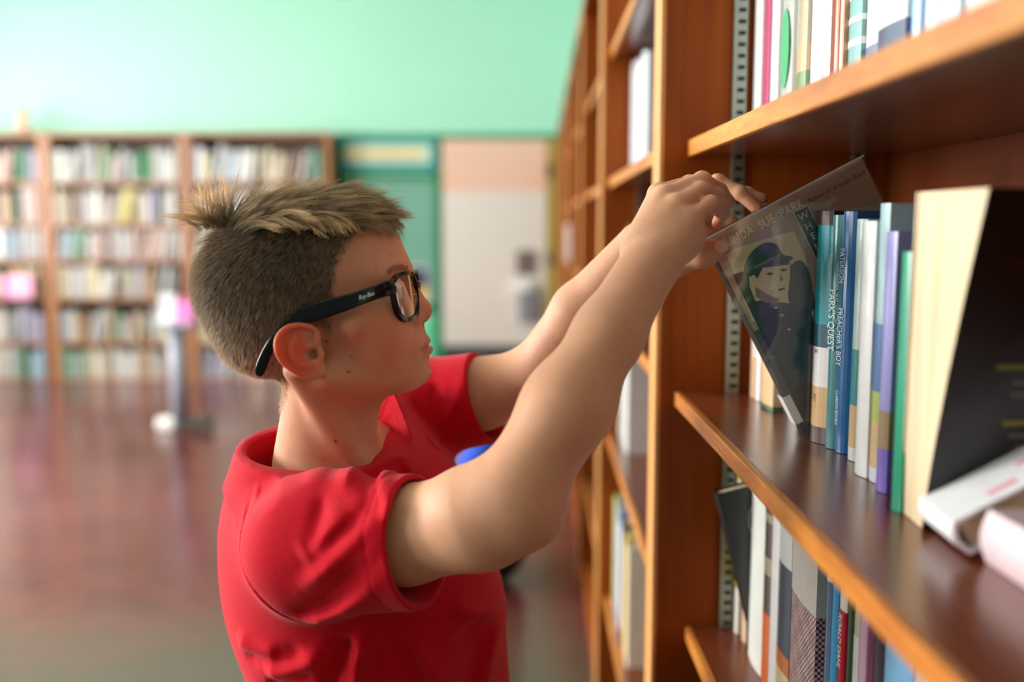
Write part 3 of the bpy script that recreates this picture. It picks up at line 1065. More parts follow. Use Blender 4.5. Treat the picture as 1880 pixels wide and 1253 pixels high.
X_UP = 0.292
for k in range(len(edges) - 1):
    ya = min(FPX * X_UP / (edges[k] - 940) + 0.02, 1.232)
    yb2 = FPX * X_UP / (edges[k + 1] - 940) + 0.0205
    hgt = rb.uniform(0.20, 0.25)
    bands, texts = [], []
    if k == 4: bands = [(0.0, 0.02, rgb(150, 150, 148))]
    if k == 6: bands = [(0.0, 0.05, rgb(120, 142, 104)), (0.05, 0.075, rgb(206, 170, 130))]
    if k == 11: texts = [('THE SILVER HAND', 0.135, 0.0125, rgb(84, 84, 82), 0.5)]
    if k == 13: bands = [(0.0, 0.022, rgb(232, 236, 240)), (0.09, 0.098, rgb(226, 236, 236)), (0.05, 0.056, rgb(226, 236, 236)), (0.07, 0.075, rgb(226, 236, 236))]
    if k == 14: bands = [(0.01, 0.045, rgb(120, 130, 158))]
    if k == 15: bands = [(0.015, 0.05, rgb(84, 90, 118)), (0.10, 0.15, rgb(140, 160, 170))]
    b = book((X_UP + 0.004 * (k % 3), ya), (X_UP + 0.004 * (k % 3), yb2), SH_UP + 0.0005, hgt, 0.145, rgb(*cols[k]), labs[k], bands=bands, texts=texts)
    if k == 4:      # emblem
        yc = (ya - yb2) / 2
        bm = bmesh.new()
        bmesh.ops.create_circle(bm, cap_ends=True, radius=1, segments=28)
        em = bm_obj('emblem', bm, colour('emblem_green', 60, 160, 104, 0.5), b)
        em.matrix_local = Matrix.Translation((-0.0030, yc, 0.085)) @ Matrix.Rotation(math.radians(90), 4, 'Y') @ Matrix.Diagonal((0.042, 0.016, 1, 1))

# ---- lower shelf
X_LO = 0.286
lo_edges = [(1344, 1356, (238, 238, 232)), (1357, 1374, (224, 214, 190))]
book((X_LO, 1.230), (X_LO, 1.212), SH_LOW + 0.0005, 0.27, 0.16, rgb(236, 234, 226), 'tall white and yellow book against the upright on the shelf below',
     bands=[(0.06, 0.13, rgb(190, 180, 30)), (0.20, 0.25, rgb(190, 180, 30))])
book((X_LO + 0.004, 1.207), (X_LO + 0.004, 1.184), SH_LOW + 0.0005, 0.12, 0.14, rgb(228, 196, 160), 'short cream and peach book tucked behind the leaning black book')
lows = [(1376, 1400, 1.0, (226, 230, 222), 0.262, 'tall greenish-white book next to the leaning black book', [], []),
        (1400, 1413, 1.0, (66, 62, 52), 0.25, 'dark patterned book with an orange foot below the held book\'s shelf', [(0.0, 0.085, rgb(206, 96, 34)), (0.13, 0.15, rgb(150, 140, 110)), (0.19, 0.2, rgb(150, 140, 110))], []),
        (1413, 1426, 1.0, (238, 240, 240), 0.255, 'slim white book before the houndstooth one', [], []),
        (1426, 1449, 1.0, (54, 74, 92), 0.25, 'dark slate-blue book with a pale head beside the houndstooth book', [(0.165, 0.25, rgb(206, 214, 214)), (0.0, 0.05, rgb(206, 190, 150)), (0.05, 0.07, rgb(190, 110, 60))], []),
        (1450, 1494, 1.0, (196, 176, 178), 0.262, 'thick book in a woven red-grey check with a blank pale spine panel', [(0.150, 0.236, rgb(206, 204, 198))], []),
        (1512, 1520, 1.0, (92, 122, 152), 0.262, 'thin slate-blue book with a white head on the lower shelf', [(0.20, 0.262, rgb(236, 232, 232))], []),
        (1521, 1532, 1.0, (48, 152, 206), 0.262, 'sky-blue paperback next to the red-labelled book', [], []),
        (1534, 1547, 1.0, (222, 218, 206), 0.236, 'cream book with a red author label on the lower shelf', [(0.118, 0.188, rgb(164, 8, 40))], [('ROALD DAHL', 0.184, 0.0120, rgb(244, 236, 232), 0.5)]),
        (1549, 1561, 1.0, (18, 62, 34), 0.245, 'dark green book on the lower shelf', [], []),
        (1562, 1570, 1.0, (178, 172, 146), 0.25, 'thin olive-grey book after the dark green one', [(0.0, 0.18, rgb(196, 196, 190))], []),
        (1571, 1583, 1.0, (196, 160, 182), 0.255, 'mauve-pink book on the lower shelf', [], []),
        (1583, 1595, 1.0, (112, 56, 92), 0.25, 'plum book on the lower shelf', [], []),
        (1596, 1613, 1.0, (58, 56, 66), 0.24, 'charcoal book next to the light blue one on the lower shelf', [], []),
        (1615, 1664, 1.0, (120, 178, 222), 0.25, 'thick light blue book towards the camera on the lower shelf', [], []),
        (1666, 1710, 1.0, (190, 196, 206), 0.25, 'thick pale grey book after the light blue one', [], [])]
for (xa, xb, _, cc, hgt, lab, bands, texts) in lows:
    ya = FPX * X_LO / (xa - 940) - 0.045
    yb2 = FPX * X_LO / (xb - 940) - 0.0446
    b = book((X_LO, ya), (X_LO, yb2), SH_LOW + 0.0005, hgt, 0.15, rgb(*cc), lab, bands=bands, texts=texts)
    if 'check' in lab:
        # woven check cloth: procedural
        if 'check' not in M:
            m, nt, N, L, bb = new_mat('woven_red_grey_check')
            tcn = N.new('ShaderNodeTexCoord')
            ck = N.new('ShaderNodeTexChecker'); ck.inputs['Scale'].default_value = 340
            ck.inputs['Color1'].default_value = rgb(120, 40, 62) + (1,); ck.inputs['Color2'].default_value = rgb(206, 196, 192) + (1,)
            ck2 = N.new('ShaderNodeTexChecker'); ck2.inputs['Scale'].default_value = 60
            ck2.inputs['Color1'].default_value = (1, 1, 1, 1); ck2.inputs['Color2'].default_value = (0.55, 0.6, 0.62, 1)
            mx = N.new('ShaderNodeMixRGB'); mx.blend_type = 'MULTIPLY'; mx.inputs[0].default_value = 0.7
            for q in (ck, ck2):
                L.new(tcn.outputs['Object'], q.inputs['Vector'])
            L.new(ck.outputs[0], mx.inputs[1]); L.new(ck2.outputs[0], mx.inputs[2]); L.new(mx.outputs[0], bb.inputs['Base Color'])
            setp(bb, rough=0.4, coat=0.3, coat_rough=0.1)
            M['check'] = m
        b.children[0].data.materials[0] = M['check']
# black book leaning out like the lifted one
tl, bt = P(1322, 912, 1.205), floor_pt(1378, 1130, SH_LOW)
o = empty('book', (0.297, 1.156, SH_LOW + 0.001), (0, math.radians(-15), 0))
tag(o, 'black book leaning outwards on the shelf below, beside the upright', 'book')
v, f, pg = book_mesh(0.022, 0.14, 0.205, 0.002)
c = pydata('cover', v, f, M['jacket'], o); c.color = rgb(26, 28, 30) + (1,)
box_obj('page_block', pg[0], pg[1], M['pages'], o)
gp = colour('pale_swirl_print', 150, 150, 146, 0.5)
for cx_, cz_, rr_ in ((0.05, 0.155, 0.022), (0.035, 0.10, 0.014), (0.075, 0.12, 0.016)):
    tube_obj('swirl_print', [(cx_ + rr_ * math.cos(a_ * 0.5), -0.0003, cz_ + rr_ * 1.4 * math.sin(a_ * 0.5)) for a_ in range(0, 10)], 0.0013, gp, o, 6)

# ------------------------------------------------------------------ the lifted book
WB_Y = 0.962
wb = empty('book', (0, 0, 0))
tag(wb, 'brown-jacketed book with a portrait cover being pulled out by the boy', 'book')
TILT = math.radians(28)
WYAW = math.radians(0)
Rz = Matrix.Rotation(WYAW, 3, 'Z')
wu = Rz @ Vector((-math.sin(TILT), 0, math.cos(TILT)))
wa = Rz @ Vector((math.cos(TILT), 0, math.sin(TILT)))
wn = Rz @ Vector((0, 1, 0))
wc = P(1481, 803, WB_Y)
wc.z = max(wc.z, SH_MID + 0.0008)
WH, WW, WT = 0.220, 0.166, 0.018
# local: x = across (spine at 0), y = into the shelf, z = up the spine
wb.matrix_world = frame(wc, wa, wn, wu)
v, f, pg = book_mesh(WT, WW, WH, 0.003)
c = pydata('cover', v, f, M['jacket'], wb); c.color = rgb(44, 38, 38) + (1,)
bm = bmesh.new(); bm.from_mesh(c.data); bmesh.ops.recalc_face_normals(bm, faces=bm.faces[:]); bm.to_mesh(c.data); bm.free()
box_obj('page_block', pg[0], pg[1], M['pages'], wb)
wbi = wb.matrix_world.inverted()


def cov(px, py):
    """Pixel direction to cover coordinates (across, up)."""
    c0 = Vector((0, 0, CAM_H)); d = P(px, py, 1.0) - c0
    q = wbi @ (c0 + d * ((wc - c0).dot(wn) / d.dot(wn)))
    return q.x, q.z


layer = [0]


def art(name, pts, mat, px=True, smooth_n=0):
    """Flat printed shape on the near cover."""
    q = [cov(*p) for p in pts] if px else pts
    if smooth_n:
        q = [tuple(r) for r in catmull([np.array(p) for p in q] + [np.array(q[0])], smooth_n)[:-1]]
    layer[0] += 1
    y = -0.0002 - 0.00006 * layer[0]
    bm = bmesh.new()
    vs = [bm.verts.new((min(max(a, 0.0006), WW - 0.0006), y, min(max(b_, 0.0006), WH - 0.0006))) for a, b_ in q]
    bm.faces.new(vs)
    bmesh.ops.triangulate(bm, faces=bm.faces[:])
    me = bpy.data.meshes.new(name)
    bm.to_mesh(me); bm.free()
    return mesh_obj(name, me, mat, wb)


art('jacket_print', [(0.0, 0.10), (WW, 0.10), (WW, WH), (0.0, WH)], colour('brown_jacket_print', 188, 154, 130, 0.4, noise=0.08, nscale=12), px=False)
art('jacket_print', [(0.0, 0.0), (WW, 0.0), (WW, 0.12), (0.0, 0.118)], colour('charcoal_jacket_print', 84, 75, 72, 0.4, noise=0.12, nscale=20), px=False)
art('portrait_ground', [(1334, 468), (1350, 455), (1457, 424), (1478, 470), (1490, 530), (1495, 600), (1380, 590)], colour('sepia_print', 240, 212, 158, 0.45, noise=0.1, nscale=30))
lf = plain('leafy_print', rgb(60, 58, 46), 0.45, noise=0.75, nscale=260)
art('foliage_print', [(1345, 505), (1372, 500), (1378, 540), (1392, 560), (1385, 575), (1372, 560), (1352, 520)], lf, smooth_n=3)
art('foliage_print', [(1446, 490), (1470, 478), (1487, 505), (1494, 560), (1480, 580), (1450, 560), (1446, 520)], lf, smooth_n=3)
art('coat_print', [(1372, 560), (1395, 552), (1440, 556), (1462, 560), (1490, 575), (1500, 640), (1500, 760), (1470, 760), (1420, 650)], colour('coat_black_print', 38, 35, 36, 0.4), smooth_n=3)
art('neck_print', [(1385, 520), (1432, 545), (1428, 558), (1405, 556), (1388, 545)], colour('skin_sepia_shade', 150, 124, 86, 0.45))
art('face_print', [(1378, 505), (1385, 490), (1400, 488), (1446, 476), (1450, 500), (1449, 515), (1445, 540), (1432, 548), (1412, 542), (1393, 530), (1382, 524)], colour('skin_sepia', 242, 208, 154, 0.45), smooth_n=3)
art('hair_print', [(1372, 490), (1384, 498), (1390, 512), (1400, 492), (1448, 486), (1452, 470), (1400, 474)], colour('hair_dark_print', 40, 36, 34, 0.45))
art('cap_print', [(1365, 505), (1367, 485), (1378, 465), (1395, 450), (1412, 445), (1428, 452), (1437, 468), (1455, 472), (1448, 480), (1425, 482), (1395, 494), (1378, 508)], colour('cap_black_print', 34, 33, 36, 0.4), smooth_n=3)
art('cap_band_print', [(1383, 490), (1430, 466), (1432, 470), (1386, 494)], colour('cap_band_sepia', 128, 108, 76, 0.45))
for (x, y) in ((1413, 503), (1438, 496)):
    art('eye_print', [(x - 8, y), (x, y - 3), (x + 8, y - 1), (x, y + 3)], colour('feature_print', 66, 52, 42, 0.45))
art('mouth_print', [(1428, 531), (1440, 528), (1441, 531), (1430, 535)], M['feature_print'])
art('nose_print', [(1432, 503), (1438, 514), (1431, 518)], colour('nose_shade_print', 160, 130, 90, 0.45))
for (x, y) in ((1424, 565), (1435, 579), (1448, 605)):
    art('button_print', [(x - 4, y), (x, y - 3), (x + 4, y), (x, y + 3)], colour('button_print', 206, 180, 136, 0.4))
# title strip
st = art('title_strip', [(1456, 390), (1482, 378), (1540, 494), (1513, 507)], colour('title_strip_print', 50, 52, 54, 0.4))
wl_ = colour('gilt_line', 236, 222, 186, 0.4)
for a, b_ in (((1456, 390), (1482, 378)), ((1482, 378), (1540, 494)), ((1456, 390), (1513, 507))):
    qa, qb = Vector(cov(*a)), Vector(cov(*b_))
    d = (qb - qa).normalized(); n_ = Vector((-d.y, d.x)) * 0.00035
    art('title_rule', [tuple(qa + n_), tuple(qb + n_), tuple(qb - n_), tuple(qa - n_)], wl_, px=False)
for ch, (x, y) in zip('WHEN', ((1474, 397), (1483, 416), (1492, 434), (1501, 452))):
    cx, cz = cov(x, y)
    text_obj('title_letter', ch, 0.0098, frame((cx, -0.0032, cz), (1, 0, 0), (0, 0, 1), (0, -1, 0)), wl_, wb, align='CENTER')
gilt = colour('gilt_lettering', 252, 230, 178, 0.35)
x0_, x1_, zc_ = 0.0135, 0.096, WH - 0.0125
lt = text_obj('author_lettering', 'LINDA  SUE  PARK', 0.0126, frame((x0_, -0.0032, zc_), (1, 0, 0), (0, 0, 1), (0, -1, 0)), gilt, wb, space=1.05)
w_ = max(v.co.x for v in lt.data.vertices) - min(v.co.x for v in lt.data.vertices)
lt.data.transform(Matrix.Translation((x0_, 0, 0)) @ Matrix.Diagonal(((x1_ - x0_) / w_, 1, 1, 1)) @ Matrix.Translation((-x0_, 0, 0)))
xq, zq = 0.101, WH - 0.0138
text_obj('subtitle_lettering', 'Author of  A Single Shard', 0.0058, frame((xq, -0.0032, zq), (1, 0, 0), (0, 0, 1), (0, -1, 0)), colour('dark_lettering', 58, 44, 38, 0.4), wb)
# spine sticker and clear library sleeve
bm = bmesh.new()
add_box(bm, (-0.0042, -0.0006, 0.016), (-0.0034, WT + 0.0006, 0.046))
add_box(bm, (-0.0042, -0.0008, 0.016), (0.004, -0.0003, 0.046))
bm_obj('spine_sticker', bm, colour('white_sticker', 236, 236, 232, 0.4), wb)
m, nt, N, L, bb = new_mat('clear_sleeve')
tcn = N.new('ShaderNodeTexCoord')
mp = N.new('ShaderNodeMapping'); mp.inputs['Scale'].default_value = (14, 14, 30); mp.inputs['Rotation'].default_value = (0, 0.5, 0)
nz = N.new('ShaderNodeTexNoise'); nz.inputs['Scale'].default_value = 1.0; nz.inputs['Detail'].default_value = 2
L.new(tcn.outputs['Object'], mp.inputs['Vector']); L.new(mp.outputs[0], nz.inputs['Vector'])
bp = N.new('ShaderNodeBump'); bp.inputs['Strength'].default_value = 0.35; bp.inputs['Distance'].default_value = 0.004
L.new(nz.outputs['Fac'], bp.inputs['Height'])
gg = N.new('ShaderNodeBsdfGlossy'); gg.inputs['Roughness'].default_value = 0.08; L.new(bp.outputs[0], gg.inputs['Normal'])
tt = N.new('ShaderNodeBsdfTransparent')
lw = N.new('ShaderNodeLayerWeight'); L.new(bp.outputs[0], lw.inputs['Normal']); pw = N.new('ShaderNodeMath'); pw.operation = 'POWER'; pw.inputs[1].default_value = 4.0
fr_ = N.new('ShaderNodeMath'); fr_.operation = 'MULTIPLY_ADD'; fr_.inputs[1].default_value = 0.85; fr_.inputs[2].default_value = 0.06
L.new(lw.outputs['Facing'], pw.inputs[0]); L.new(pw.outputs[0], fr_.inputs[0])
ms = N.new('ShaderNodeMixShader')
L.new(fr_.outputs[0], ms.inputs[0]); L.new(tt.outputs[0], ms.inputs[1]); L.new(gg.outputs[0], ms.inputs[2])
L.new(ms.outputs[0], N['Material Output'].inputs['Surface'])
M['sleeve'] = m
bm = bmesh.new()
add_box(bm, (-0.0048, -0.0040, -0.0), (WW + 0.001, -0.0036, WH + 0.0015))
bm_obj('clear_sleeve', bm, M['sleeve'], wb)
box_obj('sleeve_edge', (-0.004, -0.0042, WH - 0.0002), (WW + 0.001, -0.0030, WH + 0.0012), colour('sleeve_white_edge', 206, 202, 196, 0.2), wb)
sl = colour('spine_glint', 58, 56, 84, 0.15)

# ------------------------------------------------------------------ books in the other bookcases of the row
def case_books(case, zs, specs, where):
    """specs: (local y from far end, thickness, height, rgb, name of colour); spines at local x 0.06."""
    Mw = case.matrix_basis
    y = UW - 0.033 - 0.014
    for k, (gap, th, h, cc, cname, sx) in enumerate(specs):
        y -= gap
        b = empty('book', Mw @ Vector((sx, y - th, zs + 0.0005)), case.rotation_euler)
        tag(b, '%s book on %s' % (cname, where), 'book', '%s books on %s' % (cname, where))
        v, f, pg = book_mesh(th, 0.15, h, 0.002)
        c = pydata('cover', v, f, M['jacket'], b); c.color = rgb(*cc) + (1,)
        box_obj('page_block', pg[0], pg[1], M['pages'], b)
        y -= th + 0.0006


WHT, CRM, GRY = (232, 234, 240), (226, 216, 196), (170, 172, 180)
case_books(cases_b[0], SH_UP + 0.006, [(0.0, 0.05, 0.25, (200, 202, 196), 'pale grey', 0.07), (0.0, 0.03, 0.26, WHT, 'tall white', 0.068), (0.0, 0.045, 0.235, (206, 208, 224), 'lilac-white', 0.07), (0, 0.06, 0.25, WHT, 'tall white', 0.069), (0, 0.05, 0.24, WHT, 'tall white', 0.07), (0, 0.05, 0.25, (206, 208, 224), 'lilac-white', 0.07), (0, 0.06, 0.24, WHT, 'tall white', 0.07)], 'the magazine shelf beside the upright')
case_books(cases_b[0], CAM_H + 0.41, [(0.0, 0.05, 0.22, CRM, 'cream', 0.07), (0, 0.06, 0.23, WHT, 'tall white', 0.07), (0, 0.06, 0.23, GRY, 'grey', 0.07)], 'the top shelf of the magazine bookcase')
case_books(cases_b[0], SH_MID, [(0.02, 0.04, 0.20, (92, 66, 110), 'purple', 0.06), (0, 0.03, 0.20, (190, 170, 60), 'mustard', 0.06), (0, 0.05, 0.21, (120, 80, 60), 'brown', 0.06)], 'the third shelf of the magazine bookcase')
case_books(cases_b[0], SH_LOW + 0.008, [(0.0, 0.04, 0.20, (206, 206, 206), 'light grey', 0.05), (0, 0.02, 0.21, (150, 168, 120), 'sage', 0.05), (0, 0.06, 0.22, (150, 156, 170), 'slate-grey', 0.05), (0, 0.06, 0.24, WHT, 'tall white', 0.05), (0, 0.05, 0.22, (214, 210, 206), 'off-white', 0.05)], 'the fourth shelf of the magazine bookcase')
case_books(cases_b[0], CAM_H - 0.93, [(0.01, 0.05, 0.27, (232, 206, 80), 'yellow', 0.04), (0, 0.03, 0.28, (150, 186, 170), 'mint', 0.04), (0, 0.06, 0.27, (150, 172, 214), 'light blue', 0.04), (0, 0.06, 0.25, WHT, 'tall white', 0.04), (0, 0.06, 0.27, (44, 60, 96), 'navy', 0.04), (0, 0.03, 0.24, (150, 60, 70), 'red', 0.04), (0, 0.05, 0.27, (230, 206, 90), 'yellow', 0.04), (0, 0.05, 0.26, CRM, 'cream', 0.04)], 'the bottom shelf of the magazine bookcase')
case_books(cases_b[3], SH_MID, [(0.0, 0.10, 0.21, (236, 232, 238), 'thick white', 0.015), (0, 0.09, 0.21, (236, 232, 238), 'thick white', 0.015), (0.0, 0.09, 0.2, (226, 222, 230), 'thick white', 0.015)], 'a middle shelf of the fourth bookcase beyond')

# ------------------------------------------------------------------ books on the far wall
fm = bpy.data.meshes.new('far_book')
bm = bmesh.new()
# unit book: spine face at y=0 slightly rounded, page block recessed at the head
nn_ = 4
prof = [(-0.5 + k / nn_, -0.06 * math.sin(math.pi * k / nn_)) for k in range(nn_ + 1)] + [(0.5, 1), (-0.5, 1)]
vb_, vt_ = [bm.verts.new((x, y, 0)) for x, y in prof], [bm.verts.new((x, y, 1)) for x, y in prof]
bm.faces.new(vb_[::-1]); bm.faces.new(vt_)
for k in range(len(prof)):
    k2 = (k + 1) % len(prof)
    bm.faces.new((vb_[k], vb_[k2], vt_[k2], vt_[k]))
bm.to_mesh(fm); bm.free()
fm.materials.append(M['jacket'])
PAL = [('white', (240, 236, 232), 9), ('cream', (234, 218, 188), 6), ('pale grey', (206, 206, 208), 5), ('pale pink', (230, 196, 188), 4), ('light blue', (170, 192, 214), 3), ('sage green', (138, 172, 148), 3),
       ('green', (60, 146, 98), 1.3), ('tan', (202, 166, 128), 2.5), ('brown', (120, 84, 62), 1.6), ('dark grey', (80, 78, 80), 1.2), ('lavender', (190, 184, 206), 2), ('yellow', (232, 214, 136), 1.2), ('rust', (176, 96, 74), 0.8)]
bag = [p for p in PAL for _ in range(int(p[2] * 10))]
where = ['the far bookcase holding the pink box', 'the far bookcase behind the grey stand', 'the far bookcase beside the chalkboard']
ordn = ['top', 'second', 'third', 'fourth', 'fifth', 'bottom']
heights_ = [FAR_TOP] + FAR_SH
rest_v, rest_f = [], []
rf = random.Random(23)
for ci, case in enumerate(far_cases):
    a, b_ = ups[ci] + 0.052, ups[ci + 1] - 0.052
    for si_, zs in enumerate(FAR_SH):
        room_h = heights_[si_] - zs - 0.035
        x = a + rf.uniform(0, 0.02)
        prev = None
        run_lean = 0
        while x < b_ - 0.05:
            if rf.random() < 0.045:
                x += rf.uniform(0.02, 0.07)
                continue
            w = rf.uniform(0.030, 0.062)
            hgt = min(room_h - 0.01, rf.uniform(0.21, 0.31))
            d = rf.uniform(0.16, 0.21)
            if prev is None or rf.random() > 0.3:
                prev = rf.choice(bag)
            name_, cc, _ = prev
            if run_lean == 0 and rf.random() < 0.07:
                run_lean = rf.randint(2, 5)
            lean = 0.0
            if run_lean:
                lean = 0.16
                run_lean -= 1
            pxs = 940 + FPX * (x / 8.4)
            zmid = zs + hgt / 2
            pys = 412 - FPX * (zmid - CAM_H) / 8.4
            vis = pxs > -6 and not (pxs > 372 + max(0, (pys - 600)) * 1.0 and pys > 352) and pxs < 604
            if vis:
                o = bpy.data.objects.new('far_book', fm)
                COL.objects.link(o)
                o.location = (x + w / 2 + (hgt * math.sin(lean) * 0.0), FAR_Y + rf.uniform(0.01, 0.035), zs + 0.001 + (w / 2 * math.sin(lean)))
                o.rotation_euler = (0, lean, 0)
                o.scale = (w, d, hgt)
                jit = rf.uniform(0.45, 0.85)
                o.color = tuple(min(1, c * jit) for c in rgb(*cc)) + (1,)
                tag(o, '%s %sbook on the %s shelf of %s' % (name_, 'leaning ' if lean else '', ordn[si_], where[ci]), 'book', '%s %sbooks, %s shelf of %s' % (name_, 'leaning ' if lean else '', ordn[si_], where[ci]))
            else:
                k0 = len(rest_v)
                for dz in (0, hgt):
                    for (ux, uy) in ((0, 0), (w, 0), (w, d), (0, d)):
                        rest_v.append((x + ux, FAR_Y + 0.02 + uy, zs + 0.001 + dz))
                for q in ((0, 3, 2, 1), (4, 5, 6, 7), (0, 1, 5, 4), (1, 2, 6, 5), (2, 3, 7, 6), (3, 0, 4, 7)):
                    rest_f.append(tuple(k0 + t for t in q))
            x += w * (1 / math.cos(lean)) + 0.002 + (0.004 if lean else 0)
            if lean and not run_lean:
                x += hgt * math.sin(lean) + 0.01
ro = pydata('hidden_book_rows', rest_v, rest_f, M['jacket'])
ro.color = rgb(206, 196, 186) + (1,)
tag(ro, 'rows of pale books behind the boy on the far bookcase by the chalkboard', 'books', kind='stuff')
# ------------------------------------------------------------------ things standing about in the room
sx_, sy_ = floor_pt(322, 790, 0.0)
st = empty('pedestal_stand', (P(331, 778, sy_).x, sy_, 0))
tag(st, 'pale grey pedestal stand on a low foot in front of the far bookcases', 'stand')
tp = P(325, 590, sy_).z
tube_obj('pole', [(0, 0, 0.07), (0, 0, tp - 0.03)], 0.055, M['grey_paint'], st, 20)
bm = bmesh.new()
add_box(bm, (-0.03, -0.05, 0.02), (0.21, 0.05, 0.08), 0.015)
bm_obj('foot_bar', bm, colour('dark_green_grey_foot', 52, 56, 50, 0.5), st)
bm = bmesh.new()
add_box(bm, (-0.15, -0.05, 0.0), (-0.02, 0.05, 0.085), 0.03)
bm_obj('foot_cap', bm, M['white_paint'], st)
box_obj('tray', (-0.12, -0.14, tp - 0.03), (0.13, 0.14, tp), M['grey_paint'], st, 0.006)
pb = empty('paper_holder', (st.location.x - 0.045, sy_ - 0.02, tp + 0.0005))
tag(pb, 'white paper holder on the tray of the grey pedestal stand', 'holder')
box_obj('holder_base', (-0.06, -0.05, 0.0), (0.05, 0.05, 0.015), M['white_paint'], pb)
box_obj('holder_back', (-0.06, 0.02, 0.015), (0.05, 0.04, 0.17), M['white_paint'], pb, 0.004)
box_obj('holder_sheet', (-0.055, 0.012, 0.015), (0.045, 0.02, 0.16), colour('pale_sheet', 206, 208, 222, 0.6), pb)
pk_ = empty('pink_bag', (st.location.x + 0.075, sy_ - 0.02, tp + 0.0005))
tag(pk_, 'small bright pink gift bag on the grey pedestal stand', 'bag')
bm = bmesh.new()
vs = add_box(bm, (-0.055, -0.035, 0.0), (0.055, 0.035, 0.13), 0.004)
for v_ in vs:
    v_.co.x *= 1.0 + v_.co.z * 1.2
bm_obj('bag_body', bm, colour('hot_pink', 226, 120, 186, 0.5), pk_)
for s in (-1, 1):
    tube_obj('bag_handle', [(-0.03, s * 0.03, 0.128), (-0.025, s * 0.03, 0.16), (0.0, s * 0.03, 0.172), (0.025, s * 0.03, 0.16), (0.03, s * 0.03, 0.128)], 0.003, colour('deep_pink', 190, 60, 140, 0.5), pk_, 6)

# pink box on the far shelf, figurine on top of the bookcase
x = P(40, 505, FAR_Y).x
o = empty('pink_box', (x, FAR_Y + 0.06 - 0.13, FAR_SH[3] + 0.001))
o.location.y = FAR_Y - 0.005
tag(o, 'pink box with a magenta side standing in front of far shelf books', 'box')
box_obj('box_front', (-0.10, -0.06, 0.0), (0.11, 0.0, 0.19), colour('light_pink', 250, 176, 214, 0.5), o, 0.01)
box_obj('box_side', (-0.125, -0.055, 0.0), (-0.10, 0.0, 0.17), colour('magenta', 206, 72, 160, 0.5), o)
pxf = P(42, 245, FAR_Y + 0.1)
fg = empty('figurine', (pxf.x, FAR_Y + 0.12, FAR_TOP + 0.0305))
tag(fg, 'slim peach figurine standing on top of the far bookcase', 'figurine')
bm = bmesh.new()
bmesh.ops.create_cone(bm, segments=16, radius1=0.06, radius2=0.03, depth=0.15, cap_ends=True, matrix=Matrix.Translation((0, 0, 0.075)))
bm_obj('figurine_robe', bm, colour('peach_glaze', 226, 176, 152, 0.4), fg, True)
bm = bmesh.new()
bmesh.ops.create_uvsphere(bm, u_segments=14, v_segments=10, radius=0.038, matrix=Matrix.Translation((0, 0, 0.185)))
bm_obj('figurine_head', bm, colour('rust_glaze', 190, 120, 92, 0.4), fg, True)

# ------------------------------------------------------------------ child in blue sitting on the floor further down
kc = np.array(floor_pt(905, 1010, 0.0) + (0.0,))
kc = np.array([P(905, 800, 3.6).x, 3.6, 0.0])
kid = empty('person', tuple(kc), (0, 0, math.radians(165)))
tag(kid, 'dark-haired child in a blue t-shirt sitting on the floor by the bookcases', 'person')
kb = Solid()
hd = np.array([0.03, -0.01, 0.74])
kb.add(Ell(hd, (0.082, 0.072, 0.098)))
kb.add(Ell(hd + [0.04, 0, -0.05], (0.05, 0.05, 0.05)), 0.02)
kb.add(Ell(hd + [0.085, 0, -0.015], (0.014, 0.012, 0.016)), 0.01)
for s in (-1, 1):
    kb.add(Ell(hd + [-0.005, s * 0.072, -0.01], (0.017, 0.01, 0.026)), 0.004)
    kb.sub(Ell(hd + [0.082, s * 0.03, 0.012], (0.014, 0.016, 0.010)), 0.008)
    sh = np.array([0.0, s * 0.13, 0.52]); el = np.array([0.10, s * 0.17, 0.34]); wr = np.array([0.25, s * 0.08, 0.34])
    kb.add(Cap(sh * [1, 0.85, 1], el, 0.034, 0.032), 0.02); kb.add(Cap(el, wr, 0.031, 0.022), 0.012)
    kb.add(Ell(wr + [0.03, 0, 0], (0.035, 0.025, 0.014)), 0.01)
    for q in range(4):
        kb.add(Cap(wr + [0.05, (q - 1.5) * 0.014, 0.0], wr + [0.095 - 0.006 * abs(q - 1.5), (q - 1.5) * 0.015 - s * 0.008, -0.012], 0.0075, 0.006), 0.003)
    kb.add(Cap(wr + [0.02, -s * 0.02, 0.0], wr + [0.06, -s * 0.045, 0.0], 0.009, 0.007), 0.004)
kb.add(Cap(hd + [-0.02, 0, -0.06], (-0.01, 0, 0.54), 0.042, 0.048), 0.02)
kb.add(Ell((0, 0, 0.40), (0.085, 0.12, 0.18)), 0.03)
kb.add(Ell((0, 0, 0.14), (0.10, 0.13, 0.13)), 0.03)
Vk, Fk = kb.mesh(0.005)
np_mesh('body', Vk, Fk, M['skin'], kid, colors=np.tile(np.array(rgb(206, 150, 122)), (len(Vk), 1)))
ks = Solid()
ks.add(Ell((0, 0, 0.40), (0.108, 0.15, 0.20)))
ks.add(Ell((0, 0, 0.20), (0.115, 0.15, 0.15)), 0.05)
for s in (-1, 1):
    ks.add(Cap((0.0, s * 0.10, 0.52), (0.055, s * 0.15, 0.42), 0.068, 0.058), 0.03)
ks.post = lambda p, d: np.maximum(np.maximum(d, 0.10 - p[:, 2]), -(np.linalg.norm(p - np.array([0.01, 0, 0.62]), axis=1) - 0.065))
Vk, Fk = ks.mesh(0.006)
np_mesh('t_shirt', Vk, Fk, colour('blue_jersey', 30, 74, 190, 0.85), kid)
kt = Solid()
kt.add(Ell((0.0, 0, 0.13), (0.12, 0.16, 0.125)))
for s in (-1, 1):
    kt.add(Cap((0.02, s * 0.09, 0.10), (0.30, s * 0.20, 0.10), 0.075, 0.055), 0.03)
    kt.add(Cap((0.30, s * 0.20, 0.10), (0.22, -s * 0.06, 0.055), 0.054, 0.040), 0.02)
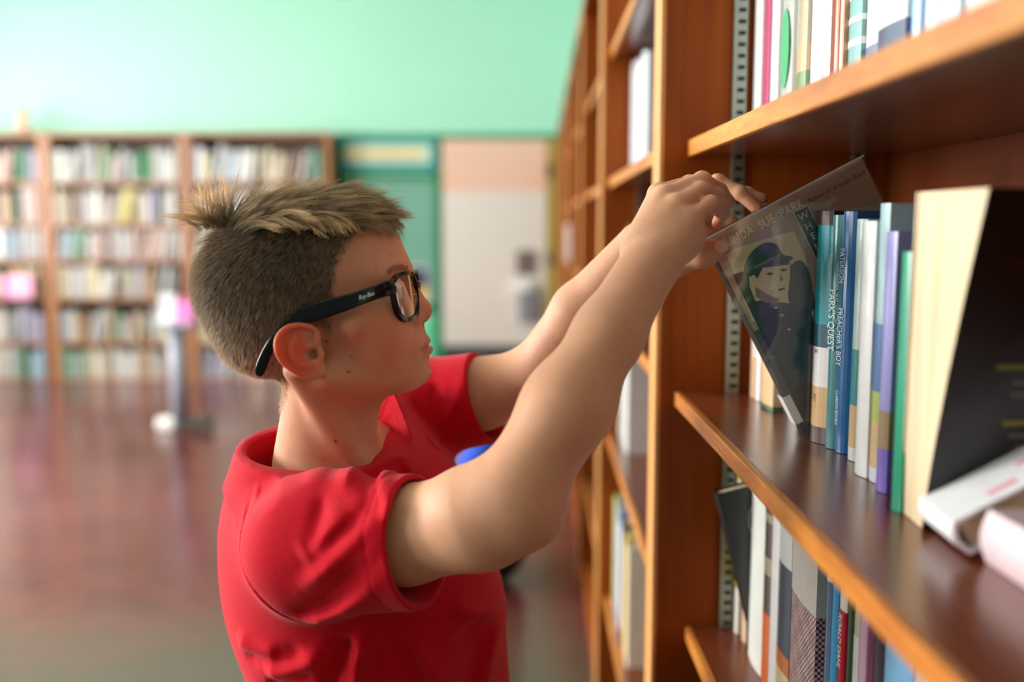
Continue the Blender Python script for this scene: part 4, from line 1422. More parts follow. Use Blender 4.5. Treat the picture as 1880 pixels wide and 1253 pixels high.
kt.post = lambda p, d: np.maximum(d, -p[:, 2])
Vk, Fk = kt.mesh(0.008)
np_mesh('jeans', Vk, Fk, M['denim'], kid)
kh = Solid()
kh.add(Ell(hd + [-0.012, 0, 0.02], (0.088, 0.082, 0.098)))
kh.post = lambda p, d: np.maximum(np.maximum(d, -(np.linalg.norm((p - (hd + [0.07, 0, -0.04])) / [1, 1, 1.15], axis=1) - 0.085)), hd[2] - 0.075 - p[:, 2])
Vk, Fk = kh.mesh(0.004)
np_mesh('hair', Vk, Fk, M['hair_dark'], kid)
# ------------------------------------------------------------------ the boy at the shelf
def npP(px, py, Y):
    return np.array(P(px, py, Y))


boy = empty('person', (-0.13, 1.0, 0.0))
tag(boy, 'boy in a red t-shirt and black glasses lifting a book from the shelf', 'person')
boy_off = np.array(boy.location)

# head frame: x forward, y to his left, z up
HP, HY = math.radians(12.0), math.radians(-2.0)
hF = np.array([math.cos(HP) * math.cos(HY), math.cos(HP) * math.sin(HY), math.sin(HP)])
hL = np.array([-math.sin(HY), math.cos(HY), 0.0])
hU = np.cross(hF, hL)
HO = npP(602, 630, 0.92)
HEAD = (np.stack([hF, hL, hU]), HO)
mmv = lambda *a: np.array(a, float) * 0.001


def to_world(p):
    return np.asarray(p) @ HEAD[0] + HEAD[1]


body = Solid()
A = body.add
H = HEAD
# cranium
A(Ell(mmv(-12, 0, 58), mmv(89, 72, 69)), 0, H)
A(Ell(mmv(-28, 0, 62), mmv(72, 75, 62)), 0.02, H)
A(Ell(mmv(34, 0, 66), mmv(54, 60, 58)), 0.02, H)            # forehead
A(Ell(mmv(-52, 0, 20), mmv(42, 50, 40)), 0.02, H)           # occiput to nape
# face
A(Ell(mmv(36, 0, 8), mmv(48, 57, 56)), 0.02, H)
A(Ell(mmv(42, 0, -21), mmv(43, 46, 35)), 0.018, H)          # jaw mass
A(Ell(mmv(77, 0, -41), mmv(12, 17, 14.5)), 0.016, H)          # chin
for s in (-1, 1):
    A(Cap(mmv(6, s * 52, -24), mmv(64, s * 20, -43), 0.013, 0.012), 0.02, H)   # jaw line
    A(Ell(mmv(56, s * 36, 0), mmv(24, 22, 26)), 0.016, H)                      # cheek
    A(Cap(mmv(70, s * 42, 22), mmv(40, s * 58, 16), 0.010, 0.010), 0.016, H)   # cheekbone
    A(Cap(mmv(80, s * 8, 52), mmv(66, s * 44, 52), 0.008, 0.009), 0.014, H)    # brow ridge
    body.sub(Ell(mmv(92, s * 30, 35), mmv(15, 17, 12)), 0.014, H)              # eye socket
    A(Ell(mmv(69, s * 31, 35), mmv(14, 16, 13)), 0.006, H)                     # lids
A(Cap(mmv(82, 0, 40), mmv(92.5, 0, 13.5), 0.0065, 0.0082), 0.012, H)           # nose
A(Cap(mmv(76, 0, 42), mmv(80, 0, 8), 0.011, 0.013), 0.012, H)
A(Ell(mmv(92.5, 0, 11), mmv(8.2, 8.5, 7.8)), 0.006, H)
for s in (-1, 1):
    A(Ell(mmv(84.5, s * 10.5, 6.5), mmv(8, 6.2, 6.5)), 0.006, H)
    body.sub(Ell(mmv(89, s * 6.0, 0.0), mmv(5.0, 2.8, 3.4)), 0.003, H)         # nostril
A(Ell(mmv(80, 0, -20), mmv(9.5, 24, 15)), 0.014, H)                            # muzzle


def surf_x(y, z, lo=60, hi=112):
    """x of the face surface at (y, z) mm in head space."""
    xs = np.linspace(lo, hi, 105)
    q = np.stack([xs, np.full(105, y), np.full(105, z)], 1) * 0.001 @ HEAD[0] + HEAD[1]
    d = body.value(q)
    k = np.nonzero(d < 0)[0]
    return xs[k[-1]] if len(k) else lo


lipU = [(y, -17.2 + 0.0 * y - (0.010 * y * y), surf_x(y, -17.2 - 0.010 * y * y)) for y in (-20, -14, -7, -2.5, 0, 2.5, 7, 14, 20)]
lipL = [(y, -26.4 + 0.009 * y * y, surf_x(y, -26.4 + 0.009 * y * y)) for y in (-19, -13, -6.5, 0, 6.5, 13, 19)]
A(Poly([mmv(x - 1.7, y, z) for y, z, x in lipU], [0.0014, 0.0026, 0.0036, 0.0038, 0.0035, 0.0038, 0.0036, 0.0026, 0.0014]), 0.004, H)
A(Poly([mmv(x - 2.2, y, z) for y, z, x in lipL], [0.0014, 0.0030, 0.0042, 0.0045, 0.0042, 0.0030, 0.0014]), 0.004, H)
slit = [(y, -21.3 - 0.0035 * y * y) for y in (-25, -21, -16, -11, -6, 0, 6, 11, 16, 21, 25)]
body.sub(Poly([mmv(surf_x(y, z) - 0.6, y, z) for y, z in slit], [0.0010, 0.0016, 0.0019, 0.0020, 0.0020, 0.0020, 0.0020, 0.0020, 0.0019, 0.0016, 0.0010]), 0.0010, H)
body.sub(Ell(mmv(91.5, 0, -36.5), mmv(5.0, 14, 4.2)), 0.008, H)                # under the lip
body.sub(Cap(mmv(91.0, 0, -4), mmv(93.0, 0, -11), 0.0022), 0.006, H)           # philtrum


# ears
def ear(side):
    fl = math.radians(24)
    u_h = np.array([0.978, 0, -0.208]); v_h = np.array([0.208, 0, 0.978]); w_h = np.array([0, side, 0.0])
    u = u_h * math.cos(fl) - w_h * math.sin(fl)
    w = w_h * math.cos(fl) + u_h * math.sin(fl)
    R = np.stack([u, v_h, w]) @ HEAD[0]
    o = to_world(mmv(-7, side * 75, 3))
    E = (R, o)
    k = 0.001
    A(Ell(mmv(12, -1, -7), mmv(9, 17, 9)), 0.004, E)
    A(Ell(mmv(-2, 3, -0.5), mmv(18.5, 20, 2.6)), 0.003, E)
    A(Ell(mmv(8, -13, 0.2), mmv(12, 10.5, 3.2)), 0.004, E)
    A(Ell(mmv(13, -17, 0.2), mmv(8.5, 7.5, 3.6)), 0.004, E)
    hel = catmull([mmv(15, 9, 2.5), mmv(14.5, 15, 3.0), mmv(10, 20, 3.0), mmv(1, 22.5, 2.5), mmv(-9, 21.5, 2.2), mmv(-16.5, 16.5, 2.2),
                   mmv(-20, 8.5, 2.2), mmv(-19, -0.5, 2.0), mmv(-14.5, -8.5, 1.6), mmv(-7.5, -14.5, 1.2), mmv(1, -19.5, 0.8), mmv(9, -23, 0.4)], 3)
    A(Poly(list(hel), list(np.interp(np.arange(len(hel)), [0, 6, 20, 28, len(hel) - 1], [0.0026, 0.0032, 0.0028, 0.0026, 0.0022]))), 0.0018, E)
    body.sub(Poly([mmv(9, 15.5, 4.6), mmv(0, 17.5, 4.4), mmv(-9, 15.5, 4.2), mmv(-14, 8, 4.2), mmv(-13.5, -1, 4.0), mmv(-9.5, -8, 3.6)],
                  [0.003, 0.0034, 0.0034, 0.0032, 0.0028, 0.002]), 0.002, E)
    anti = catmull([mmv(-3.5, 13, 1.8), mmv(-7.5, 6, 2.8), mmv(-7.5, -2, 3.0), mmv(-4, -8.5, 3.0), mmv(3, -12, 3.0), mmv(9, -11, 3.0)], 3)
    A(Poly(list(anti), 0.003), 0.003, E)
    A(Cap(mmv(-6, 6, 2.4), mmv(5, 10.5, 1.6), 0.0024, 0.0018), 0.0025, E)
    body.sub(Ell(mmv(7.5, -2.0, 3.4), mmv(8.2, 7.6, 5.6)), 0.0025, E)
    body.sub(Cap(mmv(1, 14, 3.4), mmv(9, 6, 3.0), 0.0026, 0.003), 0.002, E)
    A(Poly([mmv(14.5, 12, 2.6), mmv(12.5, 5.5, 1.8), mmv(6, 2.8, 0.6), mmv(0, 2.2, -0.5)], [0.0024, 0.0024, 0.002, 0.0014]), 0.002, E)
    A(Ell(mmv(17.0, -3.2, 1.6), mmv(4.0, 5.4, 3.8)), 0.0025, E)
    A(Ell(mmv(11, -10.2, 2.4), mmv(4.2, 3, 3)), 0.0025, E)
    body.sub(Ell(mmv(12.0, -3.5, -1.5), mmv(4, 3.6, 5)), 0.002, E)


ear(-1)
ear(1)

# neck, trunk and arms (world space)
nk0, nk1 = npP(618, 690, 0.922), npP(592, 850, 0.96)
A(Cap(nk0, nk1, 0.0445, 0.048), 0.02)
A(Cap(to_world(mmv(-20, -56, -14)), npP(664, 862, 0.922), 0.011, 0.008), 0.016)
A(Cap(to_world(mmv(-20, 56, -14)), npP(664, 855, 0.985), 0.011, 0.008), 0.016)
SHR, SHL = npP(560, 955, 0.865), npP(768, 752, 1.12)
ELR, WRR = npP(948, 922, 0.770), npP(1184, 490, 0.838)
ELL_, WRL = npP(990, 688, 1.08), npP(1176, 452, 1.005)
A(Cap(nk1 + [0, 0, -0.025], SHR + [0, 0.02, -0.012], 0.036, 0.032), 0.02)
A(Cap(nk1 + [0, 0, -0.025], SHL + [0, -0.01, -0.012], 0.036, 0.032), 0.02)
A(Ell((-0.155, 1.0, CAM_H - 0.33), (0.085, 0.115, 0.11)), 0.04)
A(Ell((-0.14, 1.0, CAM_H - 0.47), (0.082, 0.11, 0.15)), 0.04)
A(Cap(npP(610, 1000, 0.885), npP(745, 984, 0.826), 0.028, 0.0405), 0.01)
A(Cap(npP(745, 982, 0.826), npP(890, 950, 0.782), 0.0408, 0.040), 0.012)
A(Cap(npP(880, 945, 0.782), ELR, 0.039, 0.035), 0.02)
A(Ell(npP(968, 943, 0.766), (0.024, 0.024, 0.024)), 0.02)
A(Cap(ELR + [0, 0, 0.008], npP(1042, 745, 0.785), 0.034, 0.0335), 0.02)
A(Cap(npP(1042, 745, 0.785), npP(1118, 612, 0.812), 0.0335, 0.0275), 0.02)
A(Cap(npP(1118, 612, 0.812), WRR, 0.0275, 0.0225), 0.015)
A(Cap(npP(1162, 555, 0.826), npP(1208, 480, 0.838), 0.020, 0.019), 0.012)
# left arm
A(Cap(SHL, npP(880, 725, 1.10), 0.040, 0.037), 0.03)
A(Cap(npP(880, 725, 1.10), ELL_, 0.037, 0.034), 0.02)
A(Cap(ELL_, npP(1070, 575, 1.045), 0.034, 0.0325), 0.012)
A(Cap(npP(1070, 575, 1.045), WRL, 0.0325, 0.024), 0.012)


# hands: fingers as jointed chains, palm as a fan of bones
def finger(pts, radii, k=0.004):
    for i in range(len(pts) - 1):
        A(Cap(pts[i], pts[i + 1], radii[i], radii[i + 1]), k if i else 0.006)
    for q, r in zip(pts[1:-1], radii[1:-1]):                # knuckle bulge
        A(Ell(q, (r * 1.06,) * 3), 0.003)


# right hand, palm down, seen from the little-finger side
mcp = [npP(1262, 408, 0.872), npP(1243, 377, 0.886), npP(1221, 361, 0.902), npP(1209, 356, 0.918)]
wb = [npP(1203, 492, 0.842), npP(1194, 478, 0.848), npP(1184, 468, 0.856), npP(1176, 462, 0.866)]
for a, b_, r0, r1 in zip(wb, mcp, (0.0185, 0.019, 0.019, 0.018), (0.0100, 0.0092, 0.0094, 0.0094)):
    A(Cap(a, b_, r0, r1), 0.008)
A(Cap(npP(1222, 470, 0.850), npP(1268, 432, 0.876), 0.015, 0.0125), 0.012)     # edge of the hand
A(Ell(npP(1228, 440, 0.880), (0.028, 0.02, 0.026)), 0.012)
fR = {
    'little': ([mcp[0], npP(1305, 374, 0.892), npP(1326, 391, 0.916), npP(1317, 411, 0.934)], [0.0084, 0.0070, 0.0062, 0.0054]),
    'ring': ([mcp[1], npP(1287, 350, 0.908), npP(1318, 360, 0.928), npP(1336, 374, 0.946)], [0.0088, 0.0074, 0.0066, 0.0056]),
    'middle': ([mcp[2], npP(1289, 331, 0.924), npP(1321, 350, 0.945), npP(1340, 372, 0.951)], [0.0090, 0.0077, 0.0068, 0.0058]),
    'index': ([mcp[3], npP(1266, 337, 0.942), npP(1296, 352, 0.960), npP(1318, 376, 0.968)], [0.0088, 0.0074, 0.0066, 0.0056]),
}
for n_, (p_, r_) in fR.items():
    finger(p_, r_, 0.0025)
# right thumb, under the palm on the far side
finger([npP(1195, 470, 0.88), npP(1222, 440, 0.914), npP(1255, 425, 0.930), npP(1280, 420, 0.936)], [0.0135, 0.0115, 0.0095, 0.0075])

# left hand behind: thumb on the near cover, fingers over the top of the book
mcl = [npP(1244, 380, 1.006), npP(1248, 392, 1.018), npP(1250, 410, 1.026), npP(1250, 430, 1.03)]
wl = [npP(1180, 448, 1.002), npP(1182, 454, 1.008), npP(1184, 460, 1.014), npP(1186, 468, 1.018)]
for a, b_ in zip(wl, mcl):
    A(Cap(a, b_, 0.0172, 0.0116), 0.010)
finger([mcl[0], npP(1318, 335, 0.998), npP(1358, 354, 0.988), npP(1386, 381, 0.982)], [0.0090, 0.0078, 0.0068, 0.0058], 0.0025)
finger([mcl[1], npP(1328, 350, 1.012), npP(1372, 356, 1.004), npP(1400, 366, 0.996)], [0.0088, 0.0074, 0.0066, 0.0056], 0.0025)
finger([mcl[2], npP(1305, 396, 1.020), npP(1340, 408, 1.012), npP(1365, 420, 1.010)], [0.0088, 0.0074, 0.0066, 0.0056])
finger([mcl[3], npP(1298, 430, 1.022), npP(1328, 444, 1.014), npP(1350, 455, 1.012)], [0.0084, 0.0068, 0.0060, 0.0052])
TH = [npP(1196, 462, 0.995), npP(1246, 482, 0.958), npP(1290, 467, 0.940), npP(1315, 461, 0.9395)]
finger(TH, [0.0150, 0.0125, 0.0118, 0.0104], 0.006)
nail_c = npP(1321, 457, 0.9395) + np.array([0.0, -0.0100, 0.0025])
A(Ell(nail_c, (0.0074, 0.0020, 0.0060)), 0.0008)
nailR = []

V, F = body.mesh(0.0016)
V = relax(V, F, 2, 0.4)

# colour regions of the skin
hl = (V - HEAD[1]) @ HEAD[0].T
base = np.array(rgb(212, 158, 126))
C = np.tile(base, (len(V), 1))
r_ = np.random.RandomState(3)


def blob(c, rad, pts):
    return np.exp(-(((pts - c) / rad) ** 2).sum(1))


in_head = (np.abs(hl[:, 1]) < 0.1) & (np.abs(hl[:, 0]) < 0.13) & (hl[:, 2] > -0.075) & (hl[:, 2] < 0.15)


def mixc(col, w):
    global C
    C = C * (1 - w[:, None]) + np.array(col)[None] * w[:, None]


mixc(rgb(198, 126, 100), 0.55 * np.clip((hl[:, 2] + 0.11) / 0.06, 0, 1) * np.where((np.abs(hl[:, 1]) < 0.11) & (np.abs(hl[:, 0]) < 0.14) & (hl[:, 2] < 0.16), 1, 0))
for s in (-1, 1):
    mixc(rgb(206, 112, 92), 0.5 * blob(mmv(58, s * 50, -4), mmv(26, 26, 24), hl))
    mixc(rgb(226, 84, 56), 0.85 * np.clip((hl[:, 1] * s - 0.070) / 0.008, 0, 1) * blob(mmv(-12, s * 80, 2), mmv(22, 30, 26), hl) ** 0.5)  # ears redder: glow of light through them is put into the colour
mixc(rgb(206, 116, 98), 0.45 * blob(mmv(96, 0, 10), mmv(10, 14, 10), hl))
lip = np.exp(-((hl[:, 2] + 0.0215 + 3.0 * hl[:, 1] ** 2) / (0.0078 - 9 * hl[:, 1] ** 2).clip(0.002)) ** 4) * (np.abs(hl[:, 1]) < 0.022) * (hl[:, 0] > 0.074)
mixc(rgb(176, 92, 84), 0.6 * lip)
for px, py in ((600, 627), (640, 683), (690, 492), (742, 540), (645, 655), (720, 470), (697, 808), (616, 811)):
    q = npP(px, py, 0.86)
    d = _n(q - np.array([0, 0, CAM_H]))
    w = V - np.array([0, 0, CAM_H])
    t = w @ d
    dist = np.linalg.norm(w - t[:, None] * d, axis=1)
    mixc(rgb(92, 48, 36), np.where((dist < 0.0012) & (t < 0.93), 0.8 if px < 660 else 0.3, 0))
# scalp under the hair, paler low down for fade and painted backlight
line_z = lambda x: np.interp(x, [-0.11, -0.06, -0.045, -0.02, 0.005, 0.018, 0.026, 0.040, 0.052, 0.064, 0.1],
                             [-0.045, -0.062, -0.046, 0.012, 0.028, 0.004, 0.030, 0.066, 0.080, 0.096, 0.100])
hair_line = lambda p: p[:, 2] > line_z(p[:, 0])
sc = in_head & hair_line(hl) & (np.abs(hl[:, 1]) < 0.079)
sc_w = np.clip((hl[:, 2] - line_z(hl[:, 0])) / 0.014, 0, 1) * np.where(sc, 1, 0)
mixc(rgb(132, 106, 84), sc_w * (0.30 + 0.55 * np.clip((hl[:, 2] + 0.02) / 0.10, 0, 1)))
mixc(rgb(240, 200, 190), (np.linalg.norm((V - nail_c) / [0.0072, 0.004, 0.0058], axis=1) < 1) * 0.9)
for q, ctr in ((0.5, TH[-1]), (0.35, fR['little'][0][-1]), (0.3, fR['ring'][0][-1])):
    mixc(rgb(214, 124, 108), q * blob(ctr, (0.012,) * 3, V))
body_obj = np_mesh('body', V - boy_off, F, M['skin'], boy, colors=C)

# eyes
for s in (-1, 1):
    c = to_world(mmv(72.5, s * 31, 35.5)) - boy_off
    bm = bmesh.new()
    bmesh.ops.create_uvsphere(bm, u_segments=24, v_segments=16, radius=0.0122)
    bmesh.ops.rotate(bm, verts=bm.verts, matrix=Matrix.Rotation(math.pi / 2, 3, 'Y'))
    for f in bm.faces:
        if f.calc_center_median().x > 0.0108:
            f.material_index = 1
    e = bm_obj('eye', bm, [M['eye_white'], M['iris']], boy, True)
    e.location = c
    e.rotation_euler = (0, -HP * 0.4, HY)
# ------------------------------------------------------------------ red t-shirt
TZ = np.array([-0.80, -0.60, -0.487, -0.452, -0.39, -0.33, -0.28, -0.245, -0.215, -0.195, -0.17])
TX = np.array([-0.112, -0.118, -0.127, -0.137, -0.150, -0.160, -0.167, -0.172, -0.172, -0.170, -0.168])
TA = np.array([0.120, 0.120, 0.122, 0.130, 0.141, 0.136, 0.125, 0.107, 0.081, 0.062, 0.04])
TB = np.array([0.160, 0.158, 0.150, 0.152, 0.155, 0.150, 0.140, 0.120, 0.095, 0.072, 0.05])
zz = np.linspace(TZ[0], TZ[-1], 80)
k5 = np.ones(7) / 7
sm = lambda t: np.convolve(np.pad(np.interp(zz, TZ, t), 3, mode='edge'), k5, mode='valid')
SX, SA, SB = sm(TX), sm(TA), sm(TB)
TY = math.radians(-17)
tc_, ts_ = math.cos(TY), math.sin(TY)
TCY = 1.0


def torso(p, grow=0.0):
    z = p[:, 2] - CAM_H
    cx = np.interp(z, zz, SX); a = np.interp(z, zz, SA) + grow; b = np.interp(z, zz, SB) + grow
    x = p[:, 0] - cx; y = p[:, 1] - TCY
    u = x * tc_ + y * ts_; v = -x * ts_ + y * tc_
    d = (np.sqrt((u / a) ** 2 + (v / b) ** 2) - 1) * np.minimum(a, b)
    return np.maximum(d, z + 0.172)


HEM_R = npP(769, 993, 0.815)
AXR = _n(npP(940, 982, 0.798) - npP(600, 1000, 0.865))
HEM_L = npP(893, 735, 1.09)
AXL = _n(ELL_ - SHL)


def sleeve(a, hem, ax, ra, rb_, ri):
    b = hem + ax * 0.03
    cap = Cap(a, b, ra, rb_)

    def f(p):
        t = (p - hem) @ ax
        r = np.linalg.norm(p - hem - t[:, None] * ax, axis=1)
        d = np.maximum(cap.d(p), t)
        pocket = np.maximum(r - ri * (1 + np.minimum(t, 0) * 6), -t - 0.05)
        return np.maximum(d, -pocket)
    return Fn(f, cap.c, cap.r)


NK = npP(573, 828, 0.955)                      # middle of the neck opening
nkx = _n(npP(700, 836, 0.955) - npP(446, 826, 0.955))
nkz = _n(np.cross(nkx, [0, 1.0, 0.12]))
nky = np.cross(nkz, nkx)



def yoke(p):
    q = p - NK
    u, v, w = q @ nkx, q @ nky, q @ nkz
    r = np.sqrt(u ** 2 + (v * 1.05) ** 2)
    return np.maximum(np.maximum((r - (0.0708 - 0.28 * w)) / 1.04, w), -w - 0.032)


SA_R, SA_L = HEM_R - 0.105 * AXR, SHL
shirt = Solid()
shirt.add(Fn(torso, (-0.14, 1.0, CAM_H - 0.50), 0.42))
shirt.add(Cap(npP(560, 1005, 0.925), SA_R, 0.058, 0.060), 0.032)
shirt.add(Cap(npP(585, 925, 0.94), npP(575, 965, 0.89), 0.034, 0.042), 0.04)
shirt.add(Fn(yoke, NK - 0.03 * nkz, 0.12), 0.024)
shirt.add(sleeve(SA_R, HEM_R, AXR, 0.0605, 0.0570, 0.0520), 0.016)
shirt.add(Cap(npP(690, 845, 1.06), SHL, 0.050, 0.056), 0.05)
shirt.add(sleeve(SA_L, HEM_L, AXL, 0.056, 0.0500, 0.0460), 0.016)

# folds: (polyline in the picture's px converted to x,z at the cloth's distance, height, width)
FOLDS = []


def fold(pts, amp, wid, Y=0.83, ymax=1.0):
    FOLDS.append((catmull([npP(380 + x / 2.0435, 640 + y / 2.0435, Y)[[0, 2]] for x, y in pts], 5), amp, wid, ymax))


# sleeve folds running from the armpit side up to the hem
fold([(735, 500), (640, 600), (520, 720), (390, 840)], 0.0055, 0.008)
fold([(690, 500), (590, 590), (470, 690)], -0.0045, 0.006)
fold([(790, 520), (700, 660), (580, 790), (430, 920), (340, 960)], -0.0055, 0.0065)
fold([(700, 740), (620, 850), (500, 940), (380, 1010)], 0.006, 0.0085)
fold([(690, 640), (610, 770), (520, 860)], 0.0045, 0.006)
fold([(560, 560), (470, 660), (380, 720)], 0.0035, 0.010)
fold([(640, 720), (560, 830), (420, 950)], -0.004, 0.006)
fold([(600, 470), (470, 470), (330, 480), (180, 560)], 0.004, 0.009)
fold([(400, 440), (270, 520), (170, 580), (130, 590)], -0.0042, 0.007)
fold([(450, 530), (440, 640), (400, 700)], -0.0025, 0.007)
fold([(230, 420), (300, 395), (420, 415), (600, 460)], 0.003, 0.006)
fold([(250, 450), (360, 440), (500, 470)], -0.003, 0.006)
# armhole seam
fold([(105, 590), (104, 700), (118, 800), (190, 890), (280, 980), (372, 1040)], -0.0022, 0.0022)
fold([(205, 425), (150, 480), (118, 540), (105, 590)], -0.0018, 0.0022)
# body below the sleeve
fold([(570, 1000), (520, 1100), (480, 1240)], -0.009, 0.010, 0.90)
fold([(610, 1000), (595, 1120), (600, 1300)], 0.0065, 0.0085, 0.90)
fold([(650, 1010), (660, 1140), (640, 1300)], -0.0045, 0.010, 0.92)
fold([(790, 940), (850, 1060), (930, 1180), (990, 1300)], 0.005, 0.008, 0.95, 1.3)
fold([(760, 960), (810, 1090), (880, 1220)], -0.004, 0.010, 0.95, 1.3)
fold([(940, 860), (1010, 910), (1110, 970)], 0.004, 0.008, 0.97, 1.3)
fold([(1110, 990), (1070, 1110), (1030, 1280)], 0.004, 0.008, 0.97, 1.3)
fold([(960, 950), (1000, 1050), (985, 1200)], -0.004, 0.014, 0.97, 1.3)
fold([(480, 1060), (360, 1120), (240, 1150)], 0.005, 0.009, 0.90)
fold([(440, 1130), (340, 1190), (250, 1215)], -0.004, 0.008, 0.90)
fold([(330, 1050), (230, 1060), (140, 1030)], 0.004, 0.009, 0.92)
fold([(420, 1020), (300, 1070), (170, 1090)], -0.004, 0.008, 0.92)
fold([(480, 1180), (400, 1260), (300, 1300)], 0.005, 0.010, 0.90)
# far sleeve
fold([(1015, 90), (985, 180), (900, 290)], -0.004, 0.006, 1.09, 2)
fold([(960, 80), (940, 190), (880, 300)], 0.004, 0.006, 1.09, 2)
fold([(860, 110), (880, 220), (890, 330)], -0.004, 0.008, 1.09, 2)
fold([(690, 240), (760, 330), (830, 450)], 0.005, 0.007, 1.0, 2)
fold([(660, 250), (720, 340), (790, 450)], -0.005, 0.007, 1.0, 2)
fold([(730, 220), (810, 310), (880, 400)], -0.004, 0.008, 1.02, 2)

def shirt_post(p, d):
    near = np.abs(d) < 0.02
    if near.any():
        q = p[near]
        xz = q[:, [0, 2]]
        e = np.zeros(len(q))
        for pl, amp, wid, ymax in FOLDS:
            lo, hi = pl.min(0) - 3 * wid, pl.max(0) + 3 * wid
            m = (xz > lo).all(1) & (xz < hi).all(1) & (q[:, 1] < ymax)
            if not m.any():
                continue
            pts = xz[m]
            dd = np.full(len(pts), 9.0)
            tt = np.zeros(len(pts))
            n = len(pl)
            for i in range(n - 1):
                ab = pl[i + 1] - pl[i]
                t = np.clip((pts - pl[i]) @ ab / (ab @ ab), 0, 1)
                r = np.linalg.norm(pts - pl[i] - t[:, None] * ab, axis=1)
                b = r < dd
                dd[b] = r[b]; tt[b] = ((i + t) / (n - 1))[b]
            w = np.exp(-(dd / wid) ** 2) * np.clip(np.minimum(tt, 1 - tt) * 5 + 0.15, 0, 1)
            yf = np.clip((ymax - q[m, 1]) / 0.03, 0, 1)
            e[m] += 1.5 * amp * w * yf
        for hem, ax in ((HEM_R, AXR), (HEM_L, AXL)):
            t = (q - hem) @ ax
            r = np.linalg.norm(q - hem - t[:, None] * ax, axis=1)
            e = np.where((r < 0.085) & (t > -0.13), np.maximum(e, -0.005), e)
            e = np.where(r < 0.085, e * np.clip((-t) / 0.05, 0.25, 1), e)
            ro = 0.0525 if hem is HEM_R else 0.0465
            e = np.where(r < 0.085, e * (1 - np.clip((t + 0.07) / 0.015, 0, 1) * (1 - np.clip((r - ro) / 0.003, 0, 1))), e)
        qn = q - NK
        rn = (np.sqrt(((qn @ nkx) / 0.064) ** 2 + ((qn @ nky) / 0.06) ** 2) - 1) * 0.06
        e = np.where(qn @ nkz > -0.05, e * np.clip((rn - 0.014) / 0.025, 0, 1), e)
        d = d.copy()
        d[near] -= e
    out = d
    for hem, ax, ri in ((HEM_R, AXR, 0.0520),):       # stitched line above the hem
        t = (p - hem) @ ax
        r = np.linalg.norm(p - hem - t[:, None] * ax, axis=1)
        g = np.abs(t + 0.017)
        out = out + np.where((r < 0.085) & (r > ri) & (t < 0.001) & (t > -0.03), 0.0010 * np.exp(-(g / 0.0013) ** 2), 0)
    # neck opening with a collar band
    q = p - NK
    u, v, w = q @ nkx, q @ nky, q @ nkz
    rad = (np.sqrt((u / 0.0640) ** 2 + (v / 0.060) ** 2) - 1) * 0.060
    cut = np.maximum(rad, -w - 0.05)
    zone = (rad < 0.045) & (w > -0.06)
    bandz = np.where(zone & (rad > 0), 0.0022 * np.exp(-((rad - 0.007) / 0.008) ** 6), 0)
    out = out - bandz
    out = np.where(rad < 0.03, np.maximum(out, w - 0.0035), out)
    out = -smin(-out, cut, 0.0015)
    # lower hem
    out = np.maximum(out, -(p[:, 2] - (CAM_H - 0.66)))
    return out


shirt.post = shirt_post
V, F = shirt.mesh(0.0018)
V = relax(V, F, 1, 0.4)
tee = np_mesh('t_shirt', V - boy_off, F, M['red'], boy)
# ribbed collar band round the neck opening
cv, cf = [], []
nt_, nc_ = 96, 12
for i in range(nt_):
    a = 2 * math.pi * i / nt_
    radv = nkx * math.cos(a) + nky * math.sin(a)
    c0 = NK + nkx * 0.0672 * math.cos(a) + nky * 0.0635 * math.sin(a) - nkz * 0.0055
    tl_ = _n(radv * 0.36 - nkz * 0.93); nl_ = _n(radv * 0.93 + nkz * 0.36)
    rib = 0.00025 * (1 if i % 2 else -1)
    for k in range(nc_):
        b = 2 * math.pi * k / nc_
        ex = lambda q: math.copysign(abs(q) ** 0.6, q)
        cv.append(c0 + tl_ * 0.0088 * ex(math.cos(b)) + nl_ * (0.0024 + rib) * ex(math.sin(b)) - boy_off)
for i in range(nt_):
    for k in range(nc_):
        cf.append((i * nc_ + k, i * nc_ + (k + 1) % nc_, ((i + 1) % nt_) * nc_ + (k + 1) % nc_, ((i + 1) % nt_) * nc_ + k))
np_mesh('collar', np.array(cv), np.array(cf), M['red'], tee)

# trousers and shoes (below the frame, he stands on the floor)
tr = Solid()
hip = np.array([-0.115, 1.0, 0.0])
tr.add(Ell(hip + [0, 0, 0.69], (0.105, 0.14, 0.11)))
for s in (-1, 1):
    tr.add(Cap(hip + [0, s * 0.075, 0.64], hip + [0.01, s * 0.08, 0.36], 0.078, 0.058), 0.03)
    tr.add(Cap(hip + [0.01, s * 0.08, 0.36], hip + [-0.01, s * 0.085, 0.085], 0.056, 0.052), 0.02)
tr.post = lambda p, d: np.maximum(d, -(p[:, 2] - 0.05))
V, F = tr.mesh(0.007)
np_mesh('trousers', V - boy_off, F, M['denim'], boy)
for s in (-1, 1):
    sh = Solid()
    c = hip + [0.03, s * 0.085, 0.0]
    sh.add(Cap(c + [-0.06, 0, 0.042], c + [0.075, s * 0.01, 0.034], 0.040, 0.036))
    sh.add(Cap(c + [-0.05, 0, 0.05], c + [-0.04, 0, 0.085], 0.038, 0.036), 0.02)
    sh.post = lambda p, d: np.maximum(d, -p[:, 2])
    V, F = sh.mesh(0.006)
    np_mesh('shoe', V - boy_off, F, M['rubber'], boy)
# ------------------------------------------------------------------ hair
hr = np.random.RandomState(11)


